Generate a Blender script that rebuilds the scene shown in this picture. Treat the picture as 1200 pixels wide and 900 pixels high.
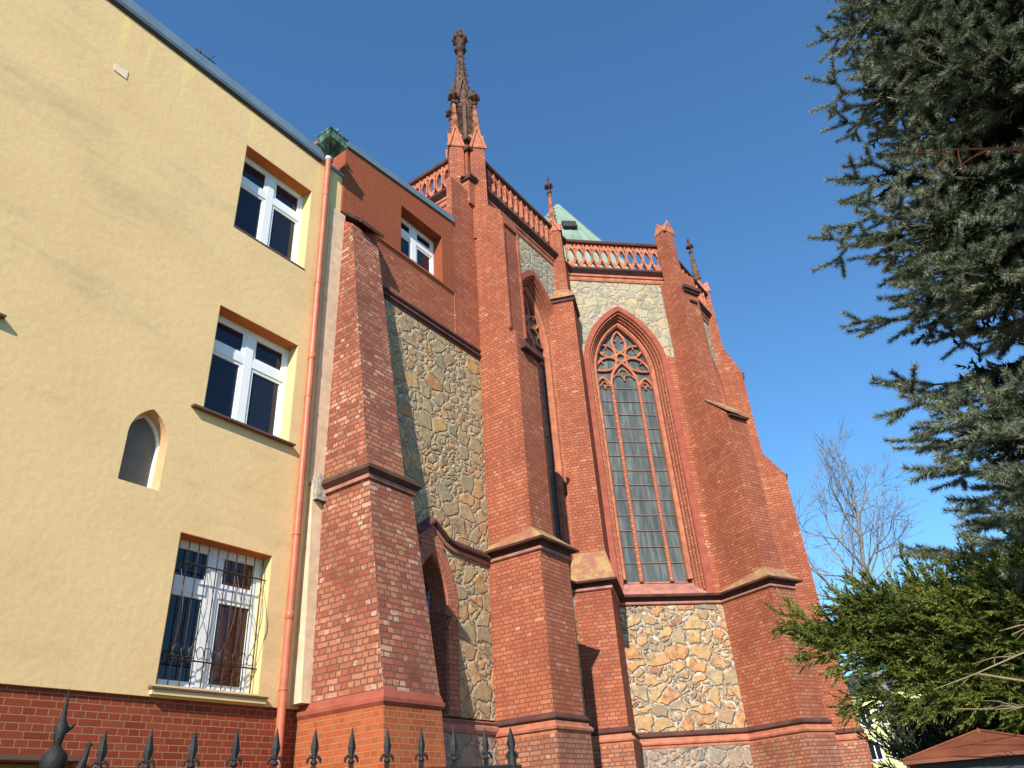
import bpy, bmesh, math, random
import numpy as np
from mathutils import Vector, Matrix

# ------------------------------------------------------------------ camera, sky, sun, exposure
for o in list(bpy.data.objects):
    bpy.data.objects.remove(o, do_unlink=True)
S = bpy.context.scene
C = S.collection
F_PX, PITCH, ROLL, AZ = 883.0859, math.radians(30.40797), math.radians(-4.17095), math.radians(33.9)


def camera_axes():
    c, s, cr, sr = math.cos(PITCH), math.sin(PITCH), math.cos(ROLL), math.sin(ROLL)
    def w2c(v):
        x, y, z = v
        cx, cf, cu = x, y * c + z * s, -y * s + z * c
        return (cx * cr + cu * sr, -cx * sr + cu * cr, -cf)
    cols = [w2c(e) for e in ((1, 0, 0), (0, 1, 0), (0, 0, 1))]
    U = Vector((math.sin(AZ), math.cos(AZ), 0)); N = Vector((math.cos(AZ), -math.sin(AZ), 0))
    out = []
    for i in range(3):
        w = Vector((cols[0][i], cols[1][i], cols[2][i]))
        out.append(Vector((U.dot(w), -N.dot(w), w.z)))
    return out


cam_d = bpy.data.cameras.new('camera')
cam = bpy.data.objects.new('camera', cam_d); C.objects.link(cam)
ax = camera_axes()
cam.matrix_world = Matrix(((ax[0].x, ax[1].x, ax[2].x, 0), (ax[0].y, ax[1].y, ax[2].y, 0), (ax[0].z, ax[1].z, ax[2].z, 1.6), (0, 0, 0, 1)))
cam_d.sensor_width = 36; cam_d.lens = 36 * F_PX / 1200
cam_d.clip_end = 3000; cam_d.clip_start = 0.05
S.camera = cam

SUN = Vector((-.772, -.351, .53)).normalized()
world = bpy.data.worlds.new('World'); S.world = world; world.use_nodes = True
nt = world.node_tree
bg = nt.nodes['Background']
sky = nt.nodes.new('ShaderNodeTexSky'); sky.sky_type = 'NISHITA'; sky.sun_disc = False
sky.sun_elevation = math.asin(SUN.z); sky.sun_rotation = math.atan2(SUN.x, SUN.y)
sky.air_density = 1.0; sky.dust_density = 0.2; sky.ozone_density = 3.0; sky.altitude = 100
tint = nt.nodes.new('ShaderNodeMix'); tint.data_type = 'RGBA'; tint.blend_type = 'MULTIPLY'; tint.inputs[0].default_value = 1
tint.inputs[7].default_value = (.57, .90, 1.07, 1)      # deep clear spring sky
nt.links.new(sky.outputs[0], tint.inputs[6]); nt.links.new(tint.outputs[2], bg.inputs[0]); bg.inputs[1].default_value = 0.14
sl = bpy.data.lights.new('sun', 'SUN'); sl.energy = 4.6; sl.angle = math.radians(.5); sl.color = (1, .93, .82)
so = bpy.data.objects.new('sun', sl); C.objects.link(so)
so.rotation_euler = SUN.to_track_quat('Z', 'Y').to_euler(); so.location = SUN * 60
S.view_settings.view_transform = 'Standard'; S.view_settings.look = 'None'
S.view_settings.exposure = 0.56; S.view_settings.gamma = 1; S.view_settings.use_curve_mapping = False

random.seed(7)
RNG = np.random.default_rng(11)

# ------------------------------------------------------------------ helpers
ORG = {}


def put(o, parent, org):
    C.objects.link(o)
    org = Vector(org)
    ORG[o.name] = org
    if parent:
        o.parent = parent
        o.location = org - ORG[parent.name]
    else:
        o.location = org
    return o


def tag(o, label=None, cat=None, group=None, kind=None):
    if label: o['label'] = label
    if cat: o['category'] = cat
    if group: o['group'] = group
    if kind: o['kind'] = kind
    return o


def thing(name, loc, label, cat, group=None):
    o = bpy.data.objects.new(name, None)
    o.empty_display_size = .3
    put(o, None, loc)
    return tag(o, label, cat, group)


class MB:
    """collects faces of one mesh in world space"""
    def __init__(s):
        s.v = []; s.f = []; s.uv = {}; s.smooth = set()

    def add(s, vs, fs, uvs=None, smooth=False):
        b = len(s.v)
        s.v += [tuple(p) for p in vs]
        for i, f in enumerate(fs):
            if uvs is not None: s.uv[len(s.f)] = uvs[i]
            if smooth: s.smooth.add(len(s.f))
            s.f.append(tuple(b + k for k in f))
        return s

    def hexa(s, p):   # 8 points: bottom 4, top 4
        return s.add(p, [(3, 2, 1, 0), (4, 5, 6, 7), (0, 1, 5, 4), (1, 2, 6, 5), (2, 3, 7, 6), (3, 0, 4, 7)])

    def box(s, x0, x1, y0, y1, z0, z1):
        return s.hexa([(x0, y0, z0), (x1, y0, z0), (x1, y1, z0), (x0, y1, z0), (x0, y0, z1), (x1, y0, z1), (x1, y1, z1), (x0, y1, z1)])

    def tube(s, pts, r, n=6, cap=True):
        pts = [Vector(p) for p in pts]
        rs = r if isinstance(r, (list, tuple)) else [r] * len(pts)
        vs, fs = [], []
        t0 = (pts[1] - pts[0]).normalized()
        up = Vector((0, 0, 1)) if abs(t0.z) < .9 else Vector((1, 0, 0))
        a = t0.cross(up).normalized()
        for i, p in enumerate(pts):
            t = (pts[min(i + 1, len(pts) - 1)] - pts[max(i - 1, 0)])
            if t.length < 1e-9: t = t0
            t = t.normalized()
            a = (a - t * a.dot(t))
            a = a.normalized() if a.length > 1e-6 else t.orthogonal().normalized()
            b = t.cross(a)
            for k in range(n):
                w = 2 * math.pi * k / n
                vs.append(p + (a * math.cos(w) + b * math.sin(w)) * rs[i])
        for i in range(len(pts) - 1):
            for k in range(n):
                fs.append((i * n + k, i * n + (k + 1) % n, (i + 1) * n + (k + 1) % n, (i + 1) * n + k))
        s.add(vs, fs, smooth=n > 5)
        if cap:
            s.add(vs[:n], [tuple(range(n))[::-1]]); s.add(vs[-n:], [tuple(range(n))])
        return s

    def lathe(s, c, prof, n=12):   # prof: (r, z)
        vs, fs = [], []
        for r, z in prof:
            for k in range(n):
                w = 2 * math.pi * k / n
                vs.append((c[0] + r * math.cos(w), c[1] + r * math.sin(w), c[2] + z))
        for i in range(len(prof) - 1):
            for k in range(n):
                fs.append((i * n + k, i * n + (k + 1) % n, (i + 1) * n + (k + 1) % n, (i + 1) * n + k))
        return s.add(vs, fs, smooth=True)

    def build(s, name, mat, parent=None, org=None, fix=True, bevel=0):
        me = bpy.data.meshes.new(name)
        if org is None:
            org = ORG[parent.name] if parent else (0, 0, 0)
        org = Vector(org)
        me.from_pydata([Vector(p) - org for p in s.v], [], s.f)
        if fix:
            bm = bmesh.new(); bm.from_mesh(me)
            bmesh.ops.recalc_face_normals(bm, faces=bm.faces)
            bm.to_mesh(me); bm.free()
        uvl = me.uv_layers.new(name='UVMap')
        for p in me.polygons:
            if p.index in s.smooth: p.use_smooth = True
            if p.index in s.uv:
                uvs = s.uv[p.index]
                vs0 = s.f[p.index]
                m = dict(zip(vs0, uvs))
                for li in p.loop_indices:
                    uvl.data[li].uv = m[me.loops[li].vertex_index]
                continue
            n = p.normal
            if abs(n.z) > .93:
                for li in p.loop_indices:
                    co = me.vertices[me.loops[li].vertex_index].co + org
                    uvl.data[li].uv = (co.x, co.y)
            else:
                t = Vector((-n.y, n.x, 0)).normalized()
                vd = n.cross(t)
                if vd.z < 0: vd = -vd
                for li in p.loop_indices:
                    co = me.vertices[me.loops[li].vertex_index].co + org
                    uvl.data[li].uv = (co.dot(t), co.z / max(vd.z, .35))
        for m in (mat if isinstance(mat, (list, tuple)) else [mat]):
            me.materials.append(m)
        o = bpy.data.objects.new(name, me)
        put(o, parent, org)
        if bevel:
            b = o.modifiers.new('bevel', 'BEVEL'); b.width = bevel; b.segments = 1; b.limit_method = 'ANGLE'
        return o


class Fr:
    """wall frame: a along the wall (to the right as seen from outside), b outwards, z up"""
    def __init__(s, o, ex, out):
        s.o = Vector((o[0], o[1])); s.ex = Vector(ex).normalized(); s.out = Vector(out).normalized()

    def p(s, a, b, z):
        q = s.o + s.ex * a + s.out * b
        return Vector((q.x, q.y, z))

    def box(s, m, a0, a1, b0, b1, z0, z1):
        return m.hexa([s.p(a0, b0, z0), s.p(a1, b0, z0), s.p(a1, b1, z0), s.p(a0, b1, z0), s.p(a0, b0, z1), s.p(a1, b0, z1), s.p(a1, b1, z1), s.p(a0, b1, z1)])

    def loft(s, m, r0, z0, r1, z1):   # r = (a0, a1, b0, b1)
        q = lambda r, z: [s.p(r[0], r[2], z), s.p(r[1], r[2], z), s.p(r[1], r[3], z), s.p(r[0], r[3], z)]
        return m.hexa(q(r0, z0) + q(r1, z1))

    def prism_ab(s, m, poly, z0, z1):
        n = len(poly)
        vs = [s.p(a, b, z0) for a, b in poly] + [s.p(a, b, z1) for a, b in poly]
        return m.add(vs, [tuple(range(n))[::-1], tuple(range(n, 2 * n))] + [(i, (i + 1) % n, n + (i + 1) % n, n + i) for i in range(n)])

    def prism_az(s, m, poly, b0, b1):   # polygon in (a, z), thickness in b
        n = len(poly)
        vs = [s.p(a, b0, z) for a, z in poly] + [s.p(a, b1, z) for a, z in poly]
        return m.add(vs, [tuple(range(n))[::-1], tuple(range(n, 2 * n))] + [(i, (i + 1) % n, n + (i + 1) % n, n + i) for i in range(n)])

    def prism_bz(s, m, poly, a0, a1):
        n = len(poly)
        vs = [s.p(a0, b, z) for b, z in poly] + [s.p(a1, b, z) for b, z in poly]
        return m.add(vs, [tuple(range(n))[::-1], tuple(range(n, 2 * n))] + [(i, (i + 1) % n, n + (i + 1) % n, n + i) for i in range(n)])

    def holed(s, m, outer, holes, b, th):   # solid slab in (a,z) with holes, front face at b, back at b-th
        bm = bmesh.new()
        loops = []
        for lp in [outer] + holes:
            vs = [bm.verts.new((a, z, 0)) for a, z in lp]
            es = [bm.edges.new((vs[i], vs[(i + 1) % len(vs)])) for i in range(len(vs))]
            loops.append(vs)
        bmesh.ops.triangle_fill(bm, use_beauty=True, use_dissolve=False, edges=bm.edges[:])
        bm.verts.index_update()
        co = [(v.co.x, v.co.y) for v in bm.verts]
        tris = [tuple(v.index for v in f.verts) for f in bm.faces]
        n = len(co)
        vs = [s.p(a, b, z) for a, z in co] + [s.p(a, b - th, z) for a, z in co]
        fs = tris + [tuple(n + k for k in t[::-1]) for t in tris]
        for lp in loops:
            ids = [v.index for v in lp]
            for i in range(len(ids)):
                j = (i + 1) % len(ids)
                fs.append((ids[i], ids[j], n + ids[j], n + ids[i]))
        bm.free()
        return m.add(vs, fs)


def sweep(m, path, prof, closed=False):
    """mitred sweep of (out, z) profile along a plan path; outward is to the right of travel"""
    P = [Vector(p) for p in path]
    n = len(P)
    dirs = [(P[(i + 1) % n] - P[i]).normalized() for i in range(n if closed else n - 1)]
    outs = [Vector((d.y, -d.x)) for d in dirs]
    k = len(prof)
    vs = []
    for i in range(n):
        if closed: o0, o1 = outs[i - 1], outs[i]
        else:
            o0 = outs[max(i - 1, 0)]; o1 = outs[min(i, n - 2)]
        b = (o0 + o1)
        if b.length < .2: b = o0
        b = b.normalized(); sc = 1 / max(.45, b.dot(o1))
        for (q, z) in prof:
            w = P[i] + b * (q * sc)
            vs.append((w.x, w.y, z))
    fs = []
    for i in range(n if closed else n - 1):
        j = (i + 1) % n
        for q in range(k - 1):
            fs.append((i * k + q, i * k + q + 1, j * k + q + 1, j * k + q))
        fs.append((i * k + k - 1, i * k, j * k, j * k + k - 1))
    if not closed:
        fs.append(tuple(range(k))[::-1]); fs.append(tuple(range((n - 1) * k, n * k)))
    return m.add(vs, fs)


def arch_pts(c, a, R, zs, zb, n=14):
    """outline of a pointed opening, counter-clockwise from bottom left... list of (x, z)"""
    off = R - a
    th = math.acos(max(-1, min(1, off / R)))
    pts = [(c - a, zb)]
    left = [(c + off - R * math.cos(th * k / n), zs + R * math.sin(th * k / n)) for k in range(n + 1)]
    right = [(c - off + R * math.cos(th * k / n), zs + R * math.sin(th * k / n)) for k in range(n, -1, -1)]
    return pts + left + right[1:] + [(c + a, zb)]


def arch_sweep(m, fr, c, a, R, zs, zb, prof, n=14, closed_back=False):
    """prof: (inset from opening edge, b offset); UV: profile length x path length"""
    off = R - a
    plen = [0]
    for i in range(1, len(prof)):
        plen.append(plen[-1] + math.hypot(prof[i][0] - prof[i - 1][0], prof[i][1] - prof[i - 1][1]))
    cols = []
    for (s_, b) in prof:
        r = R - s_; aa = a - s_
        th = math.acos(max(-1, min(1, off / r)))
        col = [(c - aa, zb)] + [(c + off - r * math.cos(th * k / n), zs + r * math.sin(th * k / n)) for k in range(n + 1)]
        col += [(c - off + r * math.cos(th * k / n), zs + r * math.sin(th * k / n)) for k in range(n - 1, -1, -1)] + [(c + aa, zb)]
        cols.append([(x, b, z) for x, z in col])
    K = len(cols); L = len(cols[0])
    ref = cols[0]; path = [0]
    for i in range(1, L):
        path.append(path[-1] + math.hypot(ref[i][0] - ref[i - 1][0], ref[i][2] - ref[i - 1][2]))
    vs = [fr.p(*cols[k][i]) for i in range(L) for k in range(K)]
    fs, uvs = [], []
    for i in range(L - 1):
        for k in range(K - 1):
            fs.append((i * K + k, i * K + k + 1, (i + 1) * K + k + 1, (i + 1) * K + k))
            uvs.append([(plen[k], path[i]), (plen[k + 1], path[i]), (plen[k + 1], path[i + 1]), (plen[k], path[i + 1])])
    b0 = len(m.v)
    m.add(vs, fs)
    for q in range(len(fs)):
        fi = len(m.f) - len(fs) + q
        m.uv[fi] = uvs[q]
    return m


# ------------------------------------------------------------------ materials
def srgb(r, g, b):
    f = lambda c: (c / 255 / 12.92) if c / 255 <= .04045 else ((c / 255 + .055) / 1.055) ** 2.4
    return (f(r), f(g), f(b), 1)


class Mat:
    def __init__(s, name, rough=.8, spec=.3, metal=0):
        s.m = bpy.data.materials.new(name); s.m.use_nodes = True
        s.t = s.m.node_tree; s.b = s.t.nodes['Principled BSDF']
        s.b.inputs['Roughness'].default_value = rough
        s.b.inputs['Specular IOR Level'].default_value = spec
        s.b.inputs['Metallic'].default_value = metal

    def n(s, kind, **kw):
        nd = s.t.nodes.new(kind)
        for k, v in kw.items():
            if hasattr(nd, k): setattr(nd, k, v)
        return nd

    def l(s, a, b): s.t.links.new(a, b)

    def set(s, nd, **kw):
        for k, v in kw.items():
            nd.inputs[k.replace('_', ' ')].default_value = v
        return nd

    def uv(s): return s.n('ShaderNodeUVMap').outputs[0]
    def obj(s): return s.n('ShaderNodeTexCoord').outputs['Object']
    def geo(s): return s.n('ShaderNodeNewGeometry').outputs['Position']

    def noise(s, vec, scale, detail=4, rough=.55, dim='3D'):
        nd = s.n('ShaderNodeTexNoise'); nd.noise_dimensions = dim
        nd.inputs['Scale'].default_value = scale; nd.inputs['Detail'].default_value = detail; nd.inputs['Roughness'].default_value = rough
        if vec is not None: s.l(vec, nd.inputs['Vector'])
        return nd

    def ramp(s, fac, stops, interp='LINEAR'):
        nd = s.n('ShaderNodeValToRGB'); nd.color_ramp.interpolation = interp
        e = nd.color_ramp.elements
        while len(e) < len(stops): e.new(.5)
        for i, (p, c) in enumerate(stops):
            e[i].position = p; e[i].color = c if len(c) == 4 else (*c, 1)
        s.l(fac, nd.inputs[0])
        return nd.outputs[0]

    def mix(s, fac, a, b, mode='MIX'):
        nd = s.n('ShaderNodeMix'); nd.data_type = 'RGBA'; nd.blend_type = mode; nd.clamp_factor = True
        for src, idx in ((fac, 0), (a, 6), (b, 7)):
            if isinstance(src, (int, float)): nd.inputs[idx].default_value = src
            elif isinstance(src, tuple): nd.inputs[idx].default_value = src if len(src) == 4 else (*src, 1)
            else: s.l(src, nd.inputs[idx])
        return nd.outputs[2]

    def math(s, op, a, b=0, c=0):
        nd = s.n('ShaderNodeMath'); nd.operation = op
        for i, v in enumerate((a, b, c)):
            if isinstance(v, (int, float)): nd.inputs[i].default_value = v
            else: s.l(v, nd.inputs[i])
        return nd.outputs[0]

    def mapr(s, v, f0, f1, t0=0, t1=1):
        nd = s.n('ShaderNodeMapRange'); nd.clamp = True
        s.l(v, nd.inputs[0])
        for i, x in enumerate((f0, f1, t0, t1)): nd.inputs[i + 1].default_value = x
        return nd.outputs[0]

    def scale(s, vec, sc):
        nd = s.n('ShaderNodeMapping'); s.l(vec, nd.inputs[0]); nd.inputs['Scale'].default_value = sc
        return nd.outputs[0]

    def col(s, c):
        if isinstance(c, tuple): s.b.inputs['Base Color'].default_value = c if len(c) == 4 else (*c, 1)
        else: s.l(c, s.b.inputs['Base Color'])

    def bump(s, h, dist=.01, strength=1, prev=None):
        nd = s.n('ShaderNodeBump'); nd.inputs['Distance'].default_value = dist; nd.inputs['Strength'].default_value = strength
        s.l(h, nd.inputs['Height'])
        if prev is not None: s.l(prev, nd.inputs['Normal'])
        s.l(nd.outputs[0], s.b.inputs['Normal'])
        return nd.outputs[0]


def mat_plain(name, c, rough=.7, spec=.3, metal=0, var=.15, scale=3, bump=0):
    m = Mat(name, rough, spec, metal)
    g = m.geo()
    n = m.noise(g, scale, 5)
    k = m.mapr(n.outputs[0], .3, .7, 1 - var, 1 + var)
    nd = m.n('ShaderNodeMix'); nd.data_type = 'RGBA'; nd.blend_type = 'MULTIPLY'; nd.inputs[0].default_value = 1
    nd.inputs[6].default_value = (*c[:3], 1)
    cc = m.n('ShaderNodeCombineColor')
    for i in range(3): m.l(k, cc.inputs[i])
    m.l(cc.outputs[0], nd.inputs[7]); m.col(nd.outputs[2])
    if bump: m.bump(m.noise(g, scale * 12, 3).outputs[0], bump)
    return m.m


def mat_brick(name, bw, bh, cols, mortar, msize=.009, patch=None, patch_amt=.0, dirt=.3, bumpd=.012, distort=.004, lichen=0):
    m = Mat(name, .85, .2)
    uv = m.uv(); g = m.geo()
    dn = m.noise(g, 9, 3)
    sub = m.n('ShaderNodeVectorMath'); sub.operation = 'SUBTRACT'; m.l(dn.outputs[1], sub.inputs[0]); sub.inputs[1].default_value = (.5, .5, .5)
    sc = m.n('ShaderNodeVectorMath'); sc.operation = 'SCALE'; m.l(sub.outputs[0], sc.inputs[0]); sc.inputs['Scale'].default_value = distort * 4
    ad = m.n('ShaderNodeVectorMath'); ad.operation = 'ADD'; m.l(uv, ad.inputs[0]); m.l(sc.outputs[0], ad.inputs[1])
    br = m.n('ShaderNodeTexBrick'); br.offset = .5; br.squash = .5; br.squash_frequency = 2
    m.l(ad.outputs[0], br.inputs['Vector'])
    m.set(br, Color1=(0, 0, 0, 1), Color2=(1, 1, 1, 1), Mortar=(.5, .5, .5, 1), Scale=1, Mortar_Size=msize, Mortar_Smooth=.35, Bias=0, Brick_Width=bw, Row_Height=bh)
    r = m.n('ShaderNodeSeparateColor'); m.l(br.outputs['Color'], r.inputs[0]); rnd = r.outputs[0]
    stops = [(i / (len(cols) - 1), c) for i, c in enumerate(cols)]
    col = m.ramp(rnd, stops)
    fine = m.noise(g, 60, 3)
    col = m.mix(.35, col, m.ramp(fine.outputs[0], [(.3, (.55, .55, .55)), (.7, (1.25, 1.2, 1.15))]), 'MULTIPLY')
    big = m.noise(g, .9, 6, .62)
    col = m.mix(dirt, col, m.ramp(big.outputs[0], [(.34, (.58, .50, .55)), (.54, (1, 1, 1)), (.75, (1.3, 1.25, 1.12))]), 'MULTIPLY')
    if patch:
        pn = m.noise(g, 1.7, 5, .6)
        v = m.math('ADD', m.math('MULTIPLY', pn.outputs[0], .9), m.math('MULTIPLY', rnd, .35))
        v = m.math('ADD', v, m.math('MULTIPLY', m.noise(g, 22, 3).outputs[0], .28))
        pm = m.mapr(v, .98 - patch_amt, 1.02 - patch_amt)
        col = m.mix(m.math('MULTIPLY', pm, .8), col, patch)
    mort = m.mix(m.mapr(fine.outputs[0], .35, .65), tuple(x * .75 for x in mortar[:3]), mortar[:3])
    mf = m.math('MULTIPLY', br.outputs['Fac'], 1)
    col = m.mix(mf, col, mort)
    m.col(col)
    h = m.math('ADD', m.math('MULTIPLY', m.math('SUBTRACT', 1, br.outputs['Fac']), 1), m.math('MULTIPLY', fine.outputs[0], .35))
    h = m.math('ADD', h, m.math('MULTIPLY', rnd, .25))
    m.bump(h, bumpd, .9)
    return m.m


def mat_rubble(name, scale, stops, mortar, mw=.05, bumpd=.03, wash=.0):
    """fieldstones of mixed size bedded in wide pale mortar with small chips pressed into it"""
    m = Mat(name, .9, .2)
    uv = m.uv(); g = m.geo()
    dn = m.noise(uv, 2.4, 4, .6)
    sub = m.n('ShaderNodeVectorMath'); sub.operation = 'SUBTRACT'; m.l(dn.outputs[1], sub.inputs[0]); sub.inputs[1].default_value = (.5, .5, .5)
    sc = m.n('ShaderNodeVectorMath'); sc.operation = 'SCALE'; m.l(sub.outputs[0], sc.inputs[0]); sc.inputs['Scale'].default_value = .34
    ad = m.n('ShaderNodeVectorMath'); ad.operation = 'ADD'; m.l(uv, ad.inputs[0]); m.l(sc.outputs[0], ad.inputs[1])
    vec = m.scale(ad.outputs[0], (1, 1.2, 1))
    def vor(feature, sc_, rnd=1.0):
        v = m.n('ShaderNodeTexVoronoi'); v.voronoi_dimensions = '2D'; v.feature = feature
        m.l(vec, v.inputs['Vector']); m.set(v, Scale=sc_, Randomness=rnd); return v
    S2 = scale * 1.9
    v1, v2 = vor('F1', scale), vor('DISTANCE_TO_EDGE', scale)
    w1, w2 = vor('F1', S2), vor('DISTANCE_TO_EDGE', S2)
    c1, c2 = vor('F1', scale * 4.2), vor('DISTANCE_TO_EDGE', scale * 4.2)
    spa = m.n('ShaderNodeSeparateColor'); m.l(v1.outputs['Color'], spa.inputs[0])
    split = m.math('GREATER_THAN', spa.outputs[1], .55)       # this big cell is filled with several smaller stones
    sp = m.n('ShaderNodeSeparateColor'); m.l(m.mix(split, v1.outputs['Color'], w1.outputs['Color']), sp.inputs[0])
    esub = m.math('MINIMUM', v2.outputs['Distance'], m.math('MULTIPLY', w2.outputs['Distance'], 1 / 1.9))
    emix = m.n('ShaderNodeMix'); m.l(split, emix.inputs[0]); m.l(v2.outputs['Distance'], emix.inputs[2]); m.l(esub, emix.inputs[3])
    edist = emix.outputs[0]
    sc2 = m.n('ShaderNodeSeparateColor'); m.l(c1.outputs['Color'], sc2.inputs[0])
    n1 = m.noise(g, 6, 6, .68); n2 = m.noise(g, 45, 4, .62); n3 = m.noise(g, 1.1, 4, .6)
    tone = m.math('ADD', sp.outputs[0], m.math('MULTIPLY', m.math('SUBTRACT', n1.outputs[0], .5), .55))
    col = m.ramp(tone, stops)
    chip = m.ramp(sc2.outputs[1], [(0, (.14, .13, .11)), (.5, (.30, .25, .18)), (1, (.36, .18, .10))])
    # joint width differs from stone to stone
    wob = m.math('MULTIPLY', m.math('SUBTRACT', m.noise(uv, 7, 4, .6).outputs[0], .5), .075)
    width = m.math('ADD', mw * .35, m.math('MULTIPLY', m.math('POWER', sp.outputs[2], 2), mw * 1.5))
    edge = m.math('SUBTRACT', m.math('ADD', edist, wob), width)
    stone = m.mapr(edge, -.022, .026)
    ce = m.math('ADD', c2.outputs['Distance'], m.math('MULTIPLY', wob, .8))
    chipm = m.math('MULTIPLY', m.math('MULTIPLY', m.mapr(ce, .06, .11), m.math('GREATER_THAN', sc2.outputs[0], .45)), m.math('SUBTRACT', 1, m.mapr(edge, -.035, -.01)))
    mcol = m.ramp(n2.outputs[0], [(.3, tuple(x * .72 for x in mortar)), (.7, mortar)])
    base = m.mix(chipm, mcol, chip)
    col = m.mix(stone, base, col)
    col = m.mix(.8, col, m.ramp(n1.outputs[0], [(.3, (.55, .53, .50)), (.5, (1, 1, 1)), (.72, (1.4, 1.32, 1.2))]), 'MULTIPLY')
    col = m.mix(.6, col, m.ramp(n2.outputs[0], [(.3, (.6, .6, .62)), (.7, (1.3, 1.3, 1.28))]), 'MULTIPLY')
    if wash:
        col = m.mix(m.mapr(n3.outputs[0], .35, .65, wash * .35, wash), col, mcol)
    m.col(col)
    h = m.math('ADD', m.mapr(edge, -.02, .08), m.math('MULTIPLY', n1.outputs[0], .7))
    h = m.math('ADD', m.math('ADD', h, m.math('MULTIPLY', n2.outputs[0], .25)), m.math('MULTIPLY', chipm, .3))
    m.bump(h, bumpd, 1)
    return m.m


def mat_plaster():
    m = Mat('yellow_plaster', .9, .15)
    g = m.geo()
    a = m.noise(g, .8, 7, .62); b = m.noise(g, 14, 5, .6)
    base = (.79, .545, .27)
    col = m.mix(.8, base, m.ramp(a.outputs[0], [(.3, (.92, .90, .86)), (.52, (1, 1, 1)), (.75, (1.05, 1.04, 1.03))]), 'MULTIPLY')
    col = m.mix(.35, col, m.ramp(b.outputs[0], [(.3, (.85, .84, .82)), (.7, (1.1, 1.1, 1.1))]), 'MULTIPLY')
    # grey grime in drifting bands
    sv = m.scale(g, (.35, .35, 1.1))
    gr = m.noise(sv, 1.1, 6, .65)
    gm = m.mapr(gr.outputs[0], .54, .72, 0, .34)
    col = m.mix(gm, col, (.33, .28, .17))
    # rain washed streaks under the eaves
    st = m.noise(m.scale(g, (3.2, 3.2, .16)), 1.3, 3, .5)
    sm = m.mapr(st.outputs[0], .60, .68)
    sp = m.n('ShaderNodeSeparateXYZ'); m.l(g, sp.inputs[0])
    zf = m.mapr(sp.outputs[2], 12.2, 13.3)
    col = m.mix(m.math('MULTIPLY', m.math('MULTIPLY', sm, zf), .65), col, (.86, .66, .24))
    gn = m.noise(g, 55, 5, .7)
    col = m.mix(.4, col, m.ramp(gn.outputs[0], [(.3, (.84, .83, .80)), (.6, (1.06, 1.06, 1.06))]), 'MULTIPLY')
    m.col(col)
    h = m.math('ADD', m.noise(g, 130, 4, .7).outputs[0], m.math('MULTIPLY', m.noise(g, 9, 4).outputs[0], 1.6))
    m.bump(h, .006, .7)
    return m.m


def mat_cap():
    m = Mat('weathered_capstone', .9, .15)
    g = m.geo()
    a = m.noise(g, 3.2, 6, .62); b = m.noise(g, 30, 4)
    col = m.ramp(a.outputs[0], [(.3, (.32, .12, .08)), (.47, (.33, .16, .10)), (.57, (.40, .25, .10)), (.72, (.38, .28, .13))])
    col = m.mix(.5, col, m.ramp(b.outputs[0], [(.3, (.6, .6, .6)), (.7, (1.3, 1.3, 1.25))]), 'MULTIPLY')
    m.col(col); m.bump(b.outputs[0], .012)
    return m.m


def mat_copper(name, light):
    m = Mat(name, .7, .3)
    g = m.geo()
    a = m.noise(m.scale(g, (1, 1, .35)), 1.6 if light else 9, 6, .6)
    if light: col = m.ramp(a.outputs[0], [(.3, (.17, .235, .18)), (.5, (.23, .31, .235)), (.7, (.30, .37, .29))])
    else: col = m.ramp(a.outputs[0], [(.35, (.02, .03, .022)), (.5, (.055, .10, .07)), (.62, (.16, .30, .22))])
    m.col(col)
    return m.m


def mat_glass(name, c, rough, spec=.5):
    m = Mat(name, rough, spec)
    g = m.geo()
    a = m.noise(g, 1.5, 3)
    m.col(m.mix(a.outputs[0], tuple(x * .6 for x in c), tuple(x * 1.4 for x in c)))
    m.bump(m.noise(g, .9, 2).outputs[0], .02 if rough < .2 else .01, .35)
    return m.m


def mat_leaded():
    m = Mat('leaded_glass', .4, .35)
    g = m.geo()
    a = m.noise(m.scale(g, (5, 5, .7)), 1.6, 5, .6)
    m.col(m.ramp(a.outputs[0], [(.3, (.050, .058, .055)), (.5, (.085, .098, .092)), (.75, (.19, .20, .185))]))
    m.bump(m.noise(g, 3, 3).outputs[0], .02, .5)
    return m.m


def mat_needles(name, stops, rough=.55, trans=.15, scale=1.6):
    m = Mat(name, rough, .3)
    g = m.geo()
    a = m.noise(g, scale, 3); b = m.noise(g, 25, 2)
    v = m.math('ADD', m.math('MULTIPLY', a.outputs[0], .55), m.math('MULTIPLY', b.outputs[0], .45))
    m.col(m.ramp(v, stops))
    return m.m


B_COLS = [(.35, .098, .052), (.385, .116, .060), (.41, .130, .067), (.46, .170, .094)]
M = {}
M['brick'] = mat_brick('church_brick', .25, .08, B_COLS, (.235, .080, .050), .0085, patch=(.55, .27, .18), patch_amt=-.02, dirt=.5)
M['brick_low'] = mat_brick('plinth_brick', .25, .08, [(.32, .10, .055), (.40, .14, .075), (.46, .19, .11), (.38, .165, .10)], (.17, .10, .075), .011, patch=(.50, .30, .21), patch_amt=.0, dirt=.6)
M['brick_old'] = mat_brick('weathered_brick', .25, .088, [(.30, .080, .050), (.38, .112, .064), (.46, .18, .10), (.43, .155, .09)], (.18, .105, .075), .012, patch=(.56, .32, .22), patch_amt=.075, dirt=.7, bumpd=.028, distort=.011)
M['brick_jamb'] = mat_brick('moulded_brick', .125, .085, [(.40, .12, .066), (.52, .20, .115), (.45, .15, .082)], (.25, .10, .062), .007, patch=(.5, .25, .17), patch_amt=.0, dirt=.35)
M['terra'] = mat_plain('red_render', (.33, .088, .055), .8, .2, 0, .22, 4, .006)
M['terra_light'] = mat_plain('terracotta', (.46, .165, .095), .8, .2, 0, .28, 5, .008)
M['terra_dark'] = mat_plain('sooty_terracotta', (.10, .055, .042), .9, .15, 0, .6, 5, .012)
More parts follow.
